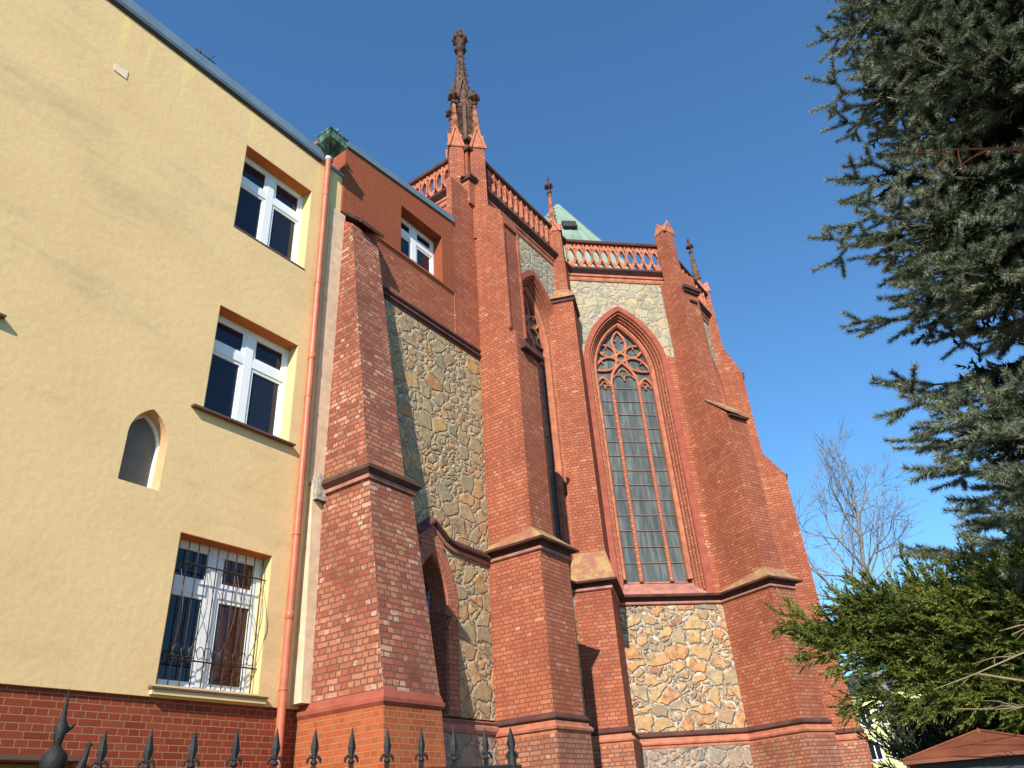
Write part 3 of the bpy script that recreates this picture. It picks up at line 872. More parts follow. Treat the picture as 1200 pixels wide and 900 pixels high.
def facet(fr, a0, a1, c, wall_holes=True):
    """stone wall of one bay with its great window"""
    m = MB(); hole = arch_pts(c, WT['a'], WT['R'], WT['zs'], 6.42, 16)
    ho = [(x, z) for x, z in hole]
    fr.holed(m, [(a0, 6.41), (a1, 6.41), (a1, TOPZ), (a0, TOPZ)], [ho], 0, .7)
    m.build('upper_wall', M['rubble_grey'], church)
    m = MB(); fr.box(m, a0, a1, -.7, 0, 3.3, 6.2); m.build('lower_wall', M['rubble'], church)
    m = MB(); fr.box(m, a0, a1, -.7, .05, 0, 2.95); m.build('plinth_wall', M['rubble_low'], church)
    # window
    b = MB(); arch_sweep(b, fr, c, WT['a'] , WT['R'], WT['zs'], 6.42, [(0, -.1), (0, .03), (.165, .03), (.19, -.01), (.19, -.06)], 18)
    win = b.build('great_window', M['terra'], church)
    j = MB(); pr = [(.271, -.06)]
    def roll(s0, d0, r):
        return [(s0 + r - r * math.cos(t), d0 - r + r * math.sin(t) if False else d0 - r * (1 - math.sin(t))) for t in ()]
    pr = [(.191, -.06), (.203, -.03), (.23, -.03), (.242, -.06), (.242, -.14), (.262, -.11), (.288, -.11), (.30, -.14), (.30, -.22), (.32, -.19), (.345, -.19), (.357, -.22), (.357, -.31), (.375, -.285), (.395, -.31), (.40, -.42), (.42, -.52)]
    arch_sweep(j, fr, c, WT['a'], WT['R'], WT['zs'], 6.62, pr, 18)
    j.build('moulded_jamb', M['brick_jamb'], win)
    gi = WT['a'] - .415; gR = WT['R'] - .415
    gl = MB(); fr.prism_az(gl, arch_pts(c, gi, gR, WT['zs'], 6.9, 16), -.50, -.48); gl.build('leaded_pane', M['leaded'], win)
    sb = MB()
    for k in range(14):
        z = 7.45 + .45 * k
        if z < 13.0: fr.box(sb, c - gi, c + gi, -.478, -.455, z - .012, z + .012)
    sb.build('saddle_bar', mat_plain('copper_bar', (.20, .13, .10), .6, .4, .3, .2, 8), win)
    sf = MB(); fr.box(sf, c - gi, c + gi, -.50, -.45, 6.90, 6.94); sf.build('lead_edge', M['mould_light'], win)
    tr = MB()
    B = -.43
    def bar(pts, r=.055, n=7): tr.tube([fr.p(c + x, B, z) for x, z in pts], r, n)
    def arc(cx, cz, r, t0, t1, n=10): return [(cx + r * math.cos(t0 + (t1 - t0) * k / n), cz + r * math.sin(t0 + (t1 - t0) * k / n)) for k in range(n + 1)]
    def pointed(x0, x1, zs, rise, rr=.045):
        w = (x1 - x0); h = rise
        R = (h * h + w * w / 4) / w
        th = math.asin(min(1, h / R))
        bar(arc(x0 + R, zs, R, math.pi, math.pi - th), rr); bar(arc(x1 - R, zs, R, 0, th), rr)
    mul = MB()
    for x in (-.42, .42):
        mul.tube([fr.p(c + x, B + .02, 6.93), fr.p(c + x, B + .02, 12.95)], .062, 8)
    mul.build('mullion', M['brick_jamb'], win)
    pointed(-.42, .42, 12.95, .80, .05); pointed(-gi, -.42, 12.75, .46, .045); pointed(.42, gi, 12.75, .46, .045)
    for cx, zs, w in ((0, 13.18, .17), (-.635, 12.86, .10), (.635, 12.86, .10)):   # cusps
        bar(arc(cx - w, zs - .02, w * .95, math.pi * .95, -.1, 8), .022, 5); bar(arc(cx + w, zs - .02, w * .95, math.pi * 1.1, .05 * math.pi, 8), .022, 5)
        bar(arc(cx, zs + w * 1.25, w * .8, -.2, math.pi + .2, 8), .022, 5)
    bar(arc(0, 13.94, .155, 0, 2 * math.pi, 18), .05)
    def petal(ang, r0, r1, hw, rr=.042):
        ca, sa = math.cos(ang), math.sin(ang)
        L, Rr = [], []
        for k in range(13):
            u = k / 12
            w = hw * math.sin(math.pi * u ** .8) ** .8 if 0 < u < 1 else 0
            r = r0 + (r1 - r0) * u
            L.append((r * ca - w * sa, 13.94 + r * sa + w * ca)); Rr.append((r * ca + w * sa, 13.94 + r * sa - w * ca))
        bar(L, rr); bar(Rr, rr)
        mr = r0 + (r1 - r0) * .60
        for s_ in (-1, 1):
            bar([(mr * ca - s_ * hw * .95 * sa, 13.94 + mr * sa + s_ * hw * .95 * ca), ((mr - .05) * ca - s_ * hw * .35 * sa, 13.94 + (mr - .05) * sa + s_ * hw * .35 * ca)], .024, 5)
    petal(math.pi / 2, .18, .98, .22); petal(math.radians(152), .18, .86, .20); petal(math.radians(28), .18, .86, .20)
    petal(math.radians(208), .18, 1.0, .215); petal(math.radians(-28), .18, 1.0, .215)
    # rim along the glass edge
    arch_sweep(tr, fr, c, WT['a'], WT['R'], WT['zs'], 6.96, [(.385, -.32), (.385, -.26), (.44, -.26), (.49, -.32), (.49, -.45)], 18)
    tr.build('tracery', M['terra_light'], win)
    s_ = MB(); fr.prism_bz(s_, [(-.60, 6.93), (-.36, 6.86), (.0, 6.52), (.10, 6.44), (.10, 6.40), (-.6, 6.40)], c - WT['a'] + .002, c + WT['a'] - .002)
    s_.build('sloping_sill', M['mould_light'], win)
    return win


facet(F1, 12.6, 17.05, 14.92)
facet(F2, 5.75, 9.17, 7.20)
facet(F3, .05, 3.40, 1.73)
# hidden sides
m = MB(); F4.box(m, 0, 3.45, -.7, 0, 0, TOPZ); m.build('far_wall', M['rubble_grey'], church)
m = MB(); FA.box(m, -12, -.3, -.6, 0, 0, TOPZ); FA.box(m, -.3, -.001, -.6, .0, 15.2, TOPZ)
WALL.box(m, 11.19, 12.62, -.14, .03, 11.43, 16.45); m.build('corner_wall', M['brick'], church)
m = MB(); WALL.box(m, 12.3, 13.2, -.7, .004, 0, TOPZ - .05); m.build('brick_quoin', M['brick'], church)
# narrow brick strips where bays meet the buttresses
m = MB(); F2.box(m, 5.75, 5.86, -.3, .012, 6.45, 14.0); F2.box(m, 8.541, 9.1, -.3, .014, 6.45, 13.75); F1.box(m, 16.28, 17.0, -.3, .012, 6.45, 14.2); m.build('brick_strip', M['brick'], church)

PIER = Fr((15.33, 8.98), (.383, -.924), (-.924, -.383))
B3 = Fr((18.575, 5.405), (.924, -.383), (-.383, -.924))
B4 = Fr((22.55, 6.38), (.924, .383), (.383, -.924))
B2 = Fr((12.05, 9.0), (1, 0), (0, -1))


def buttress(fr, stages, caps, mat='brick'):
    """stages: (a0,a1,bback,bfront,z0,z1); caps: list of (rect0,z0,rect1,z1) weatherings"""
    m = MB()
    for st in stages: fr.box(m, *st)
    o = m.build('buttress', M[mat], church)
    for r0, z0, r1, z1 in caps:
        d = .16; zb = z0 + (z1 - z0) * (.42 if z1 - z0 < .5 else 1)
        A = (r0[0] - d, r0[1] + d, r0[2], r0[3] + d)
        q = MB(); q.hexa([fr.p(a, b, z0) for a, b in ((A[0], A[2]), (A[1], A[2]), (A[1], A[3]), (A[0], A[3]))] + [fr.p(r1[0], r1[2], zb), fr.p(r1[1], r1[2], zb), fr.p(r1[1], r1[3], z1), fr.p(r1[0], r1[3], z1)])
        q.build('weathering', M['cap'], o)
    return o


# plinth rectangles use a small enlargement
def base_part(o, fr, a0, a1, bb, bf):
    m = MB(); fr.box(m, a0 - .06, a1 + .06, bb, bf + .06, 0, 2.95); m.build('buttress_base', M['brick_low'], o)


b2 = buttress(B2, [(0, 1.03, -.3, 1.28, 3.2, 6.5), (.05, .86, -.3, 1.08, 6.49, 11.3), (.07, .76, -.3, .88, 11.29, 15.42)],
              [((0, 1.03, -.2, 1.28), 6.445, (.05, .86, -.2, 1.08), 6.76)])
base_part(b2, B2, 0, 1.03, -.3, 1.28)
m = MB(); B2.prism_bz(m, [(-.2, 15.42), (.88, 15.42), (.0, 16.36), (-.2, 16.36)], .07, .76); m.build('sloped_head', M['brick'], b2)
m = MB(); B2.loft(m, (.75 - .70, .93, .3, 1.16), 11.16, (.05, .93, .3, 1.15), 11.24); B2.loft(m, (.30, .86, .3, 1.09), 11.08, (.30, .90, .3, 1.12), 11.159)
m2 = MB(); B2.loft(m2, (.20, .98, .3, 1.20), 11.16, (.14, .80, .3, .90), 11.62)
B2.loft(m2, (.18, 1.00, .3, 1.22), 11.08, (.18, 1.0, .3, 1.22), 11.159)
m2.build('setoff_slab', M['mould'], b2)
m = MB(); B2.box(m, .05, .18, -.2, 1.078, 11.301, 11.55); m.build('slab_shoulder', M['brick'], b2)
# recessed panel on the upper front: raised rims
m = MB(); B2.box(m, .07, .13, .881, .93, 11.7, 15.2); B2.box(m, .70, .76, .881, .93, 11.7, 15.2); B2.box(m, .13, .70, .881, .93, 15.0, 15.2); m.build('panel_rim', M['brick'], b2)

pier = buttress(PIER, [(0, .86, -1.7, 0, 3.2, 6.5), (.04, .80, -1.5, -.42, 6.49, 14.85), (.18, .68, -1.5, -.75, 14.84, 16.7)],
                [((0, .86, -1.7, 0), 6.445, (.04, .80, -1.7, -.42), 7.28), ((.16, .72, -1.5, -.50), 15.0, (.2, .66, -1.5, -.72), 15.55)])
base_part(pier, PIER, 0, .86, -1.6, 0)
m = MB(); PIER.box(m, .05, .85, -1.4, -.38, 14.86, 14.95); m.build('shadow_moulding', M['mould'], pier)

b3 = buttress(B3, [(0, .88, -1.6, 0, 3.2, 6.5), (.03, .79, -1.6, -.12, 6.49, 11.1), (.05, .74, -1.55, -.74, 11.0, 16.5)],
              [((0, .88, -1.5, 0), 6.445, (.03, .79, -1.5, -.12), 6.74)])
base_part(b3, B3, 0, .88, -1.6, 0)
m = MB(); B3.prism_bz(m, [(-1.2, 11.10), (-.122, 11.10), (-.74, 11.74), (-1.2, 11.74)], .032, .788); m.build('sloped_head', M['brick'], b3)
m = MB(); B3.prism_bz(m, [(.02, 11.05), (.03, 11.11), (-.74, 11.84), (-.74, 11.78)], .0, .82); m.build('setoff_slab', M['cap'], b3)
m = MB(); B3.box(m, .06, .80, -.6, -.02, 10.98, 11.045); m.build('slab_moulding', M['mould'], b3)
m = MB(); B3.box(m, .09, .80, -1.2, -.60, 15.82, 15.94); B3.box(m, .12, .76, -1.2, -.66, 15.74, 15.819); m.build('head_moulding', M['mould'], b3)
m = MB(); B3.box(m, .30, .62, -1.2, -.68, 15.40, 15.46); m.build('head_bracket', M['mould'], b3)

b4 = buttress(B4, [(.02, .93, -.4, 1.06, 6.7, 10.62), (.03, .92, -.4, .55, 10.6, 14.45), (.04, .90, -.4, .14, 14.4, 17.3)], [])
m = MB(); B4.loft(m, (0, .95, -.4, 1.25), 3.2, (.02, .93, -.4, 1.062), 6.71); m.build('battered_shaft', M['brick'], b4)
base_part(b4, B4, 0, .95, -.4, 1.25)
m = MB(); B4.prism_bz(m, [(-.3, 10.60), (1.06, 10.60), (.55, 11.40), (-.3, 11.40)], .02, .93); m.build('sloped_head', M['brick'], b4)
m = MB(); B4.prism_bz(m, [(-.3, 14.44), (.55, 14.44), (.14, 15.55), (-.3, 15.55)], .03, .92); m.build('sloped_head', M['brick'], b4)
m = MB(); B4.loft(m, (.04, .97, .5, 1.10), 10.45, (.04, .97, .5, 1.14), 10.60); m.build('edge_slab', M['mould'], b4)
m = MB(); B4.loft(m, (.05, .96, .2, .60), 14.25, (.05, .96, .2, .63), 14.43); m.build('edge_slab', M['mould'], b4)

# string courses: one continuous run in plan round walls and buttresses
PATH = [(12.05, 9), (12.05, 7.72), (13.08, 7.72), (13.08, 9), (15.32, 9), (15.33, 8.98), (15.66, 8.185), (17.25, 8.85), (19.196, 6.904), (18.575, 5.405), (19.388, 5.068), (20.005, 6.56), (22.48, 6.56), (22.55, 6.38), (23.03, 5.225), (23.91, 5.59), (23.6, 6.9)]
PATH = [p for i, p in enumerate(PATH) if i != 5]
SP = PATH[:12]
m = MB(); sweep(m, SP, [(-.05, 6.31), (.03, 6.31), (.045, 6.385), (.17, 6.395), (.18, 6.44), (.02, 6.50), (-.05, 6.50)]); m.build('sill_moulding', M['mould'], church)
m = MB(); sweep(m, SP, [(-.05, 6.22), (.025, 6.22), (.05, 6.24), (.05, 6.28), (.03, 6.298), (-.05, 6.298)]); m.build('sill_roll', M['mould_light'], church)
m = MB(); sweep(m, PATH, [(-.05, 3.16), (.02, 3.16), (.07, 3.20), (.07, 3.23), (.0, 3.30), (-.05, 3.30)]); m.build('plinth_string', M['mould'], church)
m = MB(); sweep(m, PATH, [(-.05, 2.95), (.06, 2.95), (.065, 3.00), (.10, 3.02), (.11, 3.06), (.08, 3.10), (.05, 3.11), (.045, 3.159), (-.05, 3.159)]); m.build('plinth_roll', M['terra_light'], church)

# main cornice and parapet
CP = [(12.02, 21), (12.02, 9), (17.1, 9), (19.54, 6.56), (22.99, 6.56), (25.43, 9), (25.43, 20)]
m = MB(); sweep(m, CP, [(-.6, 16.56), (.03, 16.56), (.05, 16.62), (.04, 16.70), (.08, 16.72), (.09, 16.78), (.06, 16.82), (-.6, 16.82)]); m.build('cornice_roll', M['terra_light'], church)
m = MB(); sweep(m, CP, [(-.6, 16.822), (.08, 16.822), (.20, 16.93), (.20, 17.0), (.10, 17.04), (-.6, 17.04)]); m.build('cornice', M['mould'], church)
m = MB(); sweep(m, CP, [(-.1, 18.10), (.10, 18.10), (.12, 18.14), (.12, 18.20), (.0, 18.24), (-.1, 18.2)]); m.build('parapet_rail', M['mould'], church)


def parapet(fr, a0, a1, name='pierced_parapet'):
    L = a1 - a0; n = max(2, round(L / .283)); w = L / n
    z0, z1 = 17.042, 18.098
    holes = []
    e = .045
    for i in range(n):
        x0, x1 = a0 + i * w, a0 + (i + 1) * w; c = (x0 + x1) / 2; h = w / 2 - .036
        # tall pointed oval
        holes.append([(c, z0 + .30), (c + h * .75, z0 + .38), (c + h, z0 + .52), (c + h, z0 + .62), (c + h * .6, z0 + .76), (c, z0 + .86), (c - h * .6, z0 + .76), (c - h, z0 + .62), (c - h, z0 + .52), (c - h * .75, z0 + .38)])
        # small arch at the foot, over the joint between bays
        if i < n - 1:
            q = x1; g_ = w * .33
            holes.append([(q - g_, z0 + .06), (q + g_, z0 + .06), (q + g_, z0 + .15), (q + g_ * .6, z0 + .24), (q, z0 + .31), (q - g_ * .6, z0 + .24), (q - g_, z0 + .15)])
            holes.append([(q, z0 + .74 + .06), (q + g_ * .55, z0 + .90), (q + g_ * .75, z0 + 1.03), (q - g_ * .75, z0 + 1.03), (q - g_ * .55, z0 + .90)][:5] if False else [(q - .028, z0 + 1.035), (q - w * .40, z0 + 1.035), (q - w * .16, z0 + .90)])
            holes.append([(q + .028, z0 + 1.035), (q + w * .40, z0 + 1.035), (q + w * .16, z0 + .90)])
    m = MB(); fr.holed(m, [(a0, z0), (a1, z0), (a1, z1), (a0, z1)], holes, .03, .10)
    o = m.build(name, M['terra_light'], church)
    r = MB()
    for i in range(n + 1):   # raised ribs with little pointed heads
        x = a0 + i * w
        fr.prism_az(r, [(x - .02, z0 + .32), (x + .02, z0 + .32), (x + .016, z0 + .80), (x + .042, z0 + .83), (x, z0 + 1.0), (x - .042, z0 + .83), (x - .016, z0 + .80)], .031, .085)
    r.build('parapet_rib', M['terra_light'], o)


parapet(F1, 12.85, 16.75); parapet(F2, 5.76, 8.92); parapet(F3, .5, 3.1); parapet(FA, -6.0, -.62)


# pinnacles
def gable_box(m, fr, a0, a1, b0, b1, z0, ze, za, both=True):
    mid = (a0 + a1) / 2
    fr.prism_az(m, [(a0, z0), (a1, z0), (a1, ze), (mid, za), (a0, ze)], b0, b1)


def spirelet(m, dark, p, z0, r, z1, n=4, rot=0, crocket=.35, knob=True):
    """square or octagonal spire with crockets along the edges and a finial"""
    vs = [(p[0] + r * math.cos(rot + 2 * math.pi * k / n), p[1] + r * math.sin(rot + 2 * math.pi * k / n), z0) for k in range(n)]
    r1 = r * .28
    vs += [(p[0] + r1 * math.cos(rot + 2 * math.pi * k / n), p[1] + r1 * math.sin(rot + 2 * math.pi * k / n), z1) for k in range(n)]
    m.add(vs, [(k, (k + 1) % n, n + (k + 1) % n, n + k) for k in range(n)] + [tuple(range(n, 2 * n))])
    h = z1 - z0
    nc = max(3, int(h / .28))
    for k in range(n):
        for j in range(nc):
            u = (j + .5) / nc; rr = r * (1 - .72 * u); w = rot + 2 * math.pi * k / n
            cx, cy, cz = p[0] + (rr + .018) * math.cos(w), p[1] + (rr + .018) * math.sin(w), z0 + h * u
            s_ = .03 + .018 * (1 - u)
            m.add([(cx + s_ * math.cos(w), cy + s_ * math.sin(w), cz + s_ * .5), (cx - s_ * math.sin(w), cy + s_ * math.cos(w), cz), (cx - s_ * math.cos(w), cy - s_ * math.sin(w), cz), (cx + s_ * math.sin(w), cy - s_ * math.cos(w), cz), (cx, cy, cz + s_ * 1.1), (cx, cy, cz - s_)],
                  [(0, 1, 4), (1, 2, 4), (2, 3, 4), (3, 0, 4), (1, 0, 5), (2, 1, 5), (3, 2, 5), (0, 3, 5)])
    if knob:
        k_ = crocket
        dark.lathe((p[0], p[1], z1), [(r1, -.06), (k_ * .62, -.02), (k_ * .66, .03), (r1 * .8, .10), (r1 * .8, .18)], 4 if n == 4 else 8)
        dark.lathe((p[0], p[1], z1 + .16), [(r1 * .8, 0), (k_, .10), (k_ * 1.02, .17), (k_ * .45, .27), (r1 * .7, .33), (r1 * .7, .40), (r1 * 1.2, .45), (r1 * .5, .55), (0, .60)], 4 if n == 4 else 8)
        for q in range(8):   # leaf knobs round the finial
            w = q * math.pi / 4 + .2
            dark.lathe((p[0] + k_ * .85 * math.cos(w), p[1] + k_ * .85 * math.sin(w), z1 + .24 + .05 * (q % 2)), [(0, -.05), (.05 * k_ / .2, 0), (.035 * k_ / .2, .05), (0, .07)], 5)


PN = Fr((11.99, 9.01), (R2, -R2), (-R2, -R2))
pz = MB()
for s_ in (-1, 1):
    a0, a1 = (-.50, -.09) if s_ < 0 else (.09, .50)
    for b0, b1 in ((-.38, 0), (-1.0, -.62)):
        PN.box(pz, a0, a1, b0, b1, 14.9, 18.25)
PN.prism_ab(pz, [(-.30, -.40), (0, .02), (.30, -.40), (0, -.98)], 15.6, 18.5)
PN.box(pz, -.32, .32, -.82, -.18, 15.6, 18.6)
pin = pz.build('pinnacle', M['brick'], church)
for s_ in (-1, 1):
    a0, a1 = (-.52, -.10) if s_ < 0 else (.10, .52)
    for b0, b1 in ((-.40, .02), (-1.02, -.60)):
        m = MB(); gable_box(m, PN, a0, a1, b0, b1, 18.24, 18.30, 19.02)
        c_ = (b0 + b1) / 2; am = (a0 + a1) / 2
        PN.prism_bz(m, [(b0, 18.24), (b1, 18.24), (b1, 18.30), (c_, 19.0), (b0, 18.30)], a0 + .001, a1 - .001)
        for q in (-1, 1):
            PN.prism_az(m, [(am + q * .26, 18.22), (am + q * .18, 18.22), (am, 18.98), (am, 19.12)], b1 + .002, b1 + .045)
        m.build('pinnacle_gable', M['terra_light'], pin)
for s_ in (-1, 1):
    for b_ in (-.19, -.81):
        m = MB(); dk = MB()
        q = PN.p(s_ * .31, b_, 0); spirelet(m, dk, (q.x, q.y), 18.72, .185, 20.30, 4, 0, .19)
        m.build('side_spire', M['spire'], pin); dk.build('side_finial', M['terra_dark'], pin)
m = MB()
for fr_ in (PN,):
    gable_box(m, fr_, -.25, .25, -.75, -.25, 18.6, 20.3, 21.50)
    fr_.prism_bz(m, [(-.75, 18.6), (-.25, 18.6), (-.25, 20.3), (-.5, 21.5), (-.75, 20.3)], -.251, .251)
    fr_.box(m, -.05, .05, -.25, -.16, 18.4, 20.5)
    for s_ in (-1, 1):
        fr_.prism_az(m, [(s_ * .30, 20.22), (s_ * .22, 20.22), (0, 21.48), (0, 21.66)], -.245, -.18)
        fr_.prism_bz(m, [(-.5 + s_ * .30, 20.22), (-.5 + s_ * .22, 20.22), (-.5, 21.48), (-.5, 21.66)], -.32, -.255)
m.build('spire_gable', M['spire_stone'], pin)
m = MB(); dk = MB(); q = PN.p(0, -.5, 0)
spirelet(m, dk, (q.x, q.y), 20.6, .27, 23.25, 8, math.pi / 8, .1, knob=False)
dk.lathe((q.x, q.y, 23.2), [(.06, -.1), (.20, .02), (.21, .06), (.08, .12), (.075, .26), (.25, .56), (.26, .62), (.10, .70), (.06, .80), (.06, .92), (.11, .98), (.08, 1.08), (.0, 1.18)], 8)
for k in range(8):
    w_ = k * math.pi / 4
    dk.lathe((q.x + .22 * math.cos(w_), q.y + .22 * math.sin(w_), 23.2 + .56), [(0, -.09), (.06, -.02), (.05, .06), (0, .1)], 6)
m.build('main_spire', M['spire_stone'], pin); dk.build('main_finial', M['terra_dark'], pin)
m = MB(); PN.prism_ab(m, [(-.24, .0), (0, .24), (.24, 0), (0, -.2)], 16.86, 16.93); PN.loft(m, (-.22, .22, -.2, .16), 16.931, (-.04, .04, -.2, .0), 17.2)
m.build('little_roof', M['mould'], pin)
m = MB(); PN.prism_ab(m, [(-.15, .02), (0, .15), (.15, .02), (0, -.2)], 16.0, 16.86); m.build('brick_nib', M['brick'], pin)
m = MB()
PN.prism_ab(m, [(-.16, .02), (0, .17), (.16, .02), (0, -.1)], 18.45, 18.62); m.build('dark_corbel', M['terra_dark'], pin)


def small_pinnacle(fr, a, b, w, z0, zg, z1, full=True, mat='spire'):
    m = MB(); fr.box(m, a - w / 2, a + w / 2, b - w / 2, b + w / 2, z0, zg)
    o = m.build('pinnacle', M['brick'], church)
    g_ = MB(); h = w * 1.05
    gable_box(g_, fr, a - w / 2 - .02, a + w / 2 + .02, b - w / 2 - .02, b + w / 2 + .02, zg, zg + .03, zg + h)
    fr.prism_bz(g_, [(b - w / 2 - .021, zg), (b + w / 2 + .021, zg), (b + w / 2 + .021, zg + .03), (b, zg + h - .005), (b - w / 2 - .021, zg + .03)], a - w / 2 - .019, a + w / 2 + .019)
    for s_ in (-1, 1):
        fr.prism_az(g_, [(a + s_ * (w / 2 + .05), zg - .06), (a + s_ * (w / 2 - .03), zg - .06), (a, zg + h - .06), (a, zg + h + .06)], b + w / 2 + .021, b + w / 2 + .06)
    g_.build('pinnacle_gable', M['terra_light'], o)
    if full:
        s1 = MB(); dk = MB(); q = fr.p(a, b, 0)
        spirelet(s1, dk, (q.x, q.y), zg + h * .55, w * .36, z1, 4, math.atan2(fr.out.y, fr.out.x) + math.pi / 4, .15)
        s1.build('side_spire', M[mat] if mat == 'spire' else M[mat], o); dk.build('side_finial', M['terra_dark'], o)
    return o


small_pinnacle(PIER, .43, -1.0, .46, 16.5, 17.95, 19.85)
small_pinnacle(B3, .265, -1.15, .42, 16.4, 18.4, 20.2, full=False)
small_pinnacle(B4, .74, -.1, .56, 17.2, 18.3, 20.45, mat='spire_stone')

# copper pyramid roof over the apse
rp = MB(); apex = (20.25, 10.75, 23.3)
ring = [(14.5, 9.6), (17.45, 9.6), (19.7, 7.3), (22.7, 7.3), (24.8, 9.5), (24.8, 13), (20.0, 15), (15.5, 13)]
ring = [(16.9, 10.2), (17.6, 9.7), (19.75, 7.35), (22.8, 7.35), (24.7, 9.5), (24.7, 12.6), (22.5, 14.6), (18.6, 14.6), (16.6, 12.8)]
n = len(ring)
rp.add([(x, y, 17.2) for x, y in ring] + [apex], [(k, (k + 1) % n, n) for k in range(n)] + [tuple(range(n))])
roof = rp.build('apse_roof', M['copper'], church)
m = MB()
for k in range(n):
    a, b = Vector((*ring[k], 17.2)), Vector((*ring[(k + 1) % n], 17.2)); ap = Vector(apex)
    nrm = (b - a).cross(ap - a).normalized()
    for j in range(0, 5):
        u = j / 5
        p0 = a.lerp(b, u)
        m.tube([p0 + nrm * .01, p0.lerp(ap, .985) + nrm * .01], .018, 4)
m.build('roof_seam', M['copper'], roof)
# skylight on the front slope
a, b, ap = Vector((*ring[1], 17.2)), Vector((*ring[2], 17.2)), Vector(apex)
nrm = (b - a).cross(ap - a).normalized(); tt = (b - a).normalized(); up_ = nrm.cross(tt)
if up_.z < 0: up_ = -up_
if nrm.z < 0: nrm = -nrm
ctr = a.lerp(b, .42).lerp(ap, .66)
m = MB(); w_, h_ = .27, .24
P8 = [ctr + tt * sx * w_ + up_ * sy * h_ + nrm * dz for dz in (0, .16) for sx, sy in ((-1, -1), (1, -1), (1, 1), (-1, 1))]
m.hexa(P8); m.build('skylight', M['roof_dark'], roof)
m = MB(); m.box(12.6, 25, 9.7, 20, 0, 17.0); m.build('core_wall', M['brick'], church)

# ------------------------------------------------------------------ iron fence
fence = thing('iron_fence', (2.3, 2.54, 0), 'black wrought iron fence with spear points along the bottom edge', 'fence')
FD = Vector((.1365, -.0665)); f0 = Vector((1.555, 2.908))


def lathe_mesh(name, profs, mat):
    m = MB()
    for c, pr, n_ in profs: m.lathe(c, pr, n_)
    return m


def picket_mesh():
    m = MB()
    m.box(-.008, .008, -.008, .008, .25, 1.86)
    # spear blade, flattened diamond
    z = 1.878
    m.add([(0, 0, 2.0), (.017, 0, z + .045), (0, .010, z + .045), (-.017, 0, z + .045), (0, -.010, z + .045), (.007, 0, z), (0, .006, z), (-.007, 0, z), (0, -.006, z)],
          [(0, 1, 2), (0, 2, 3), (0, 3, 4), (0, 4, 1), (1, 5, 6, 2), (2, 6, 7, 3), (3, 7, 8, 4), (4, 8, 5, 1)])
    m.lathe((0, 0, z - .012), [(0, -.008), (.014, -.002), (.014, .006), (.007, .014)], 8)
    for s_ in (-1, 1):   # drooping leaves
        m.tube([(s_ * .004, 0, z + .008), (s_ * .016, 0, z + .012), (s_ * .025, 0, z + .002), (s_ * .027, 0, z - .012)], [.006, .007, .006, .004], 6)
    return m


pm = picket_mesh()
first = None
dfl = FD.normalized()
ang = math.atan2(dfl.y, dfl.x)
for k in range(-16, 12):
    p = f0 + FD * (k if k < 11 else 10.85)
    if -6 < k < 0 and k in (-1,): pass
    if k in (-1, -2): continue
    if first is None:
        first = pm.build('picket', M['iron'], None)
        C.objects.unlink(first); me = first.data; bpy.data.objects.remove(first); first = me
    o = bpy.data.objects.new('picket', first); put(o, fence, (p.x, p.y, 0)); o.rotation_euler = (0, 0, ang)
m = MB()
RA, RB = f0 + FD * -17, f0 + FD * 11.1
FR = Fr(RA, dfl, (dfl.y, -dfl.x)); Lr = (RB - RA).length
for z0, z1 in ((1.80, 1.838), (.45, .49)): FR.box(m, 0, Lr, -.018, .018, z0, z1)
m.build('rail', M['iron'], fence)
m = MB(); m.lathe((0, 0, 0), [(.022, 0), (.022, 1.86), (.012, 1.88), (.02, 1.93), (.0, 1.995)], 8)
pe = f0 + FD * 10.85
m2 = MB(); m2.lathe((pe.x, pe.y, 0), [(.02, 0), (.02, 1.87), (.010, 1.89), (.021, 1.925), (.0, 2.0)], 8); m2.build('end_post', M['iron'], fence)
# gate post at the left
GX, GY = 1.425, 2.97
gp = thing('gate_post', (GX, GY, 0), 'dark round iron post topped with a ball and spear at lower left', 'gate post')
m = MB(); m.lathe((GX, GY, 0), [(.068, 0), (.066, 1.80), (.060, 1.835), (.045, 1.847), (.0, 1.85)], 20); m.build('post', M['iron'], gp)
m = MB(); m.lathe((GX, GY, 1.895), [(0, -.055), (.028, -.047), (.041, -.02), (.043, .0), (.038, .022), (.02, .04), (.012, .05)], 16); m.build('ball', M['iron'], gp)
m = MB(); z = 1.94
m.lathe((GX, GY, z), [(.012, 0), (.016, .02), (.024, .065), (.013, .085), (.010, .10), (.0, .20)], 8)
m.tube([(GX + .01, GY, z + .04), (GX + .03, GY - .005, z + .062), (GX + .04, GY - .01, z + .075)], [.007, .008, .005], 6); m.build('spear', M['iron'], gp)
m = MB(); m.tube([(GX + .07, GY - .03, 1.75), (GX + .072, GY - .03, 1.83), (GX + .085, GY - .035, 1.90), (GX + .09, GY - .04, 1.94)], [.026, .024, .012, .008], 8); m.lathe((GX + .091, GY - .04, 1.945), [(0, -.012), (.013, 0), (0, .012)], 8)
m.build('hinge_horn', M['iron'], gp)

# ------------------------------------------------------------------ vegetation helpers
def tri_mesh(name, P, T, mat, parent=None, org=None):
    org = np.array(org if org is not None else ORG[parent.name])
    me = bpy.data.meshes.new(name)
    P = np.asarray(P, dtype=np.float32) - org.astype(np.float32)
    T = np.asarray(T, dtype=np.int32)
    me.vertices.add(len(P)); me.vertices.foreach_set('co', P.ravel())
    me.loops.add(T.size); me.loops.foreach_set('vertex_index', T.ravel())
    me.polygons.add(len(T)); me.polygons.foreach_set('loop_start', np.arange(0, T.size, 3, dtype=np.int32))
    me.update(calc_edges=True)
    me.materials.append(mat)
    o = bpy.data.objects.new(name, me); put(o, parent, tuple(org))
    return o


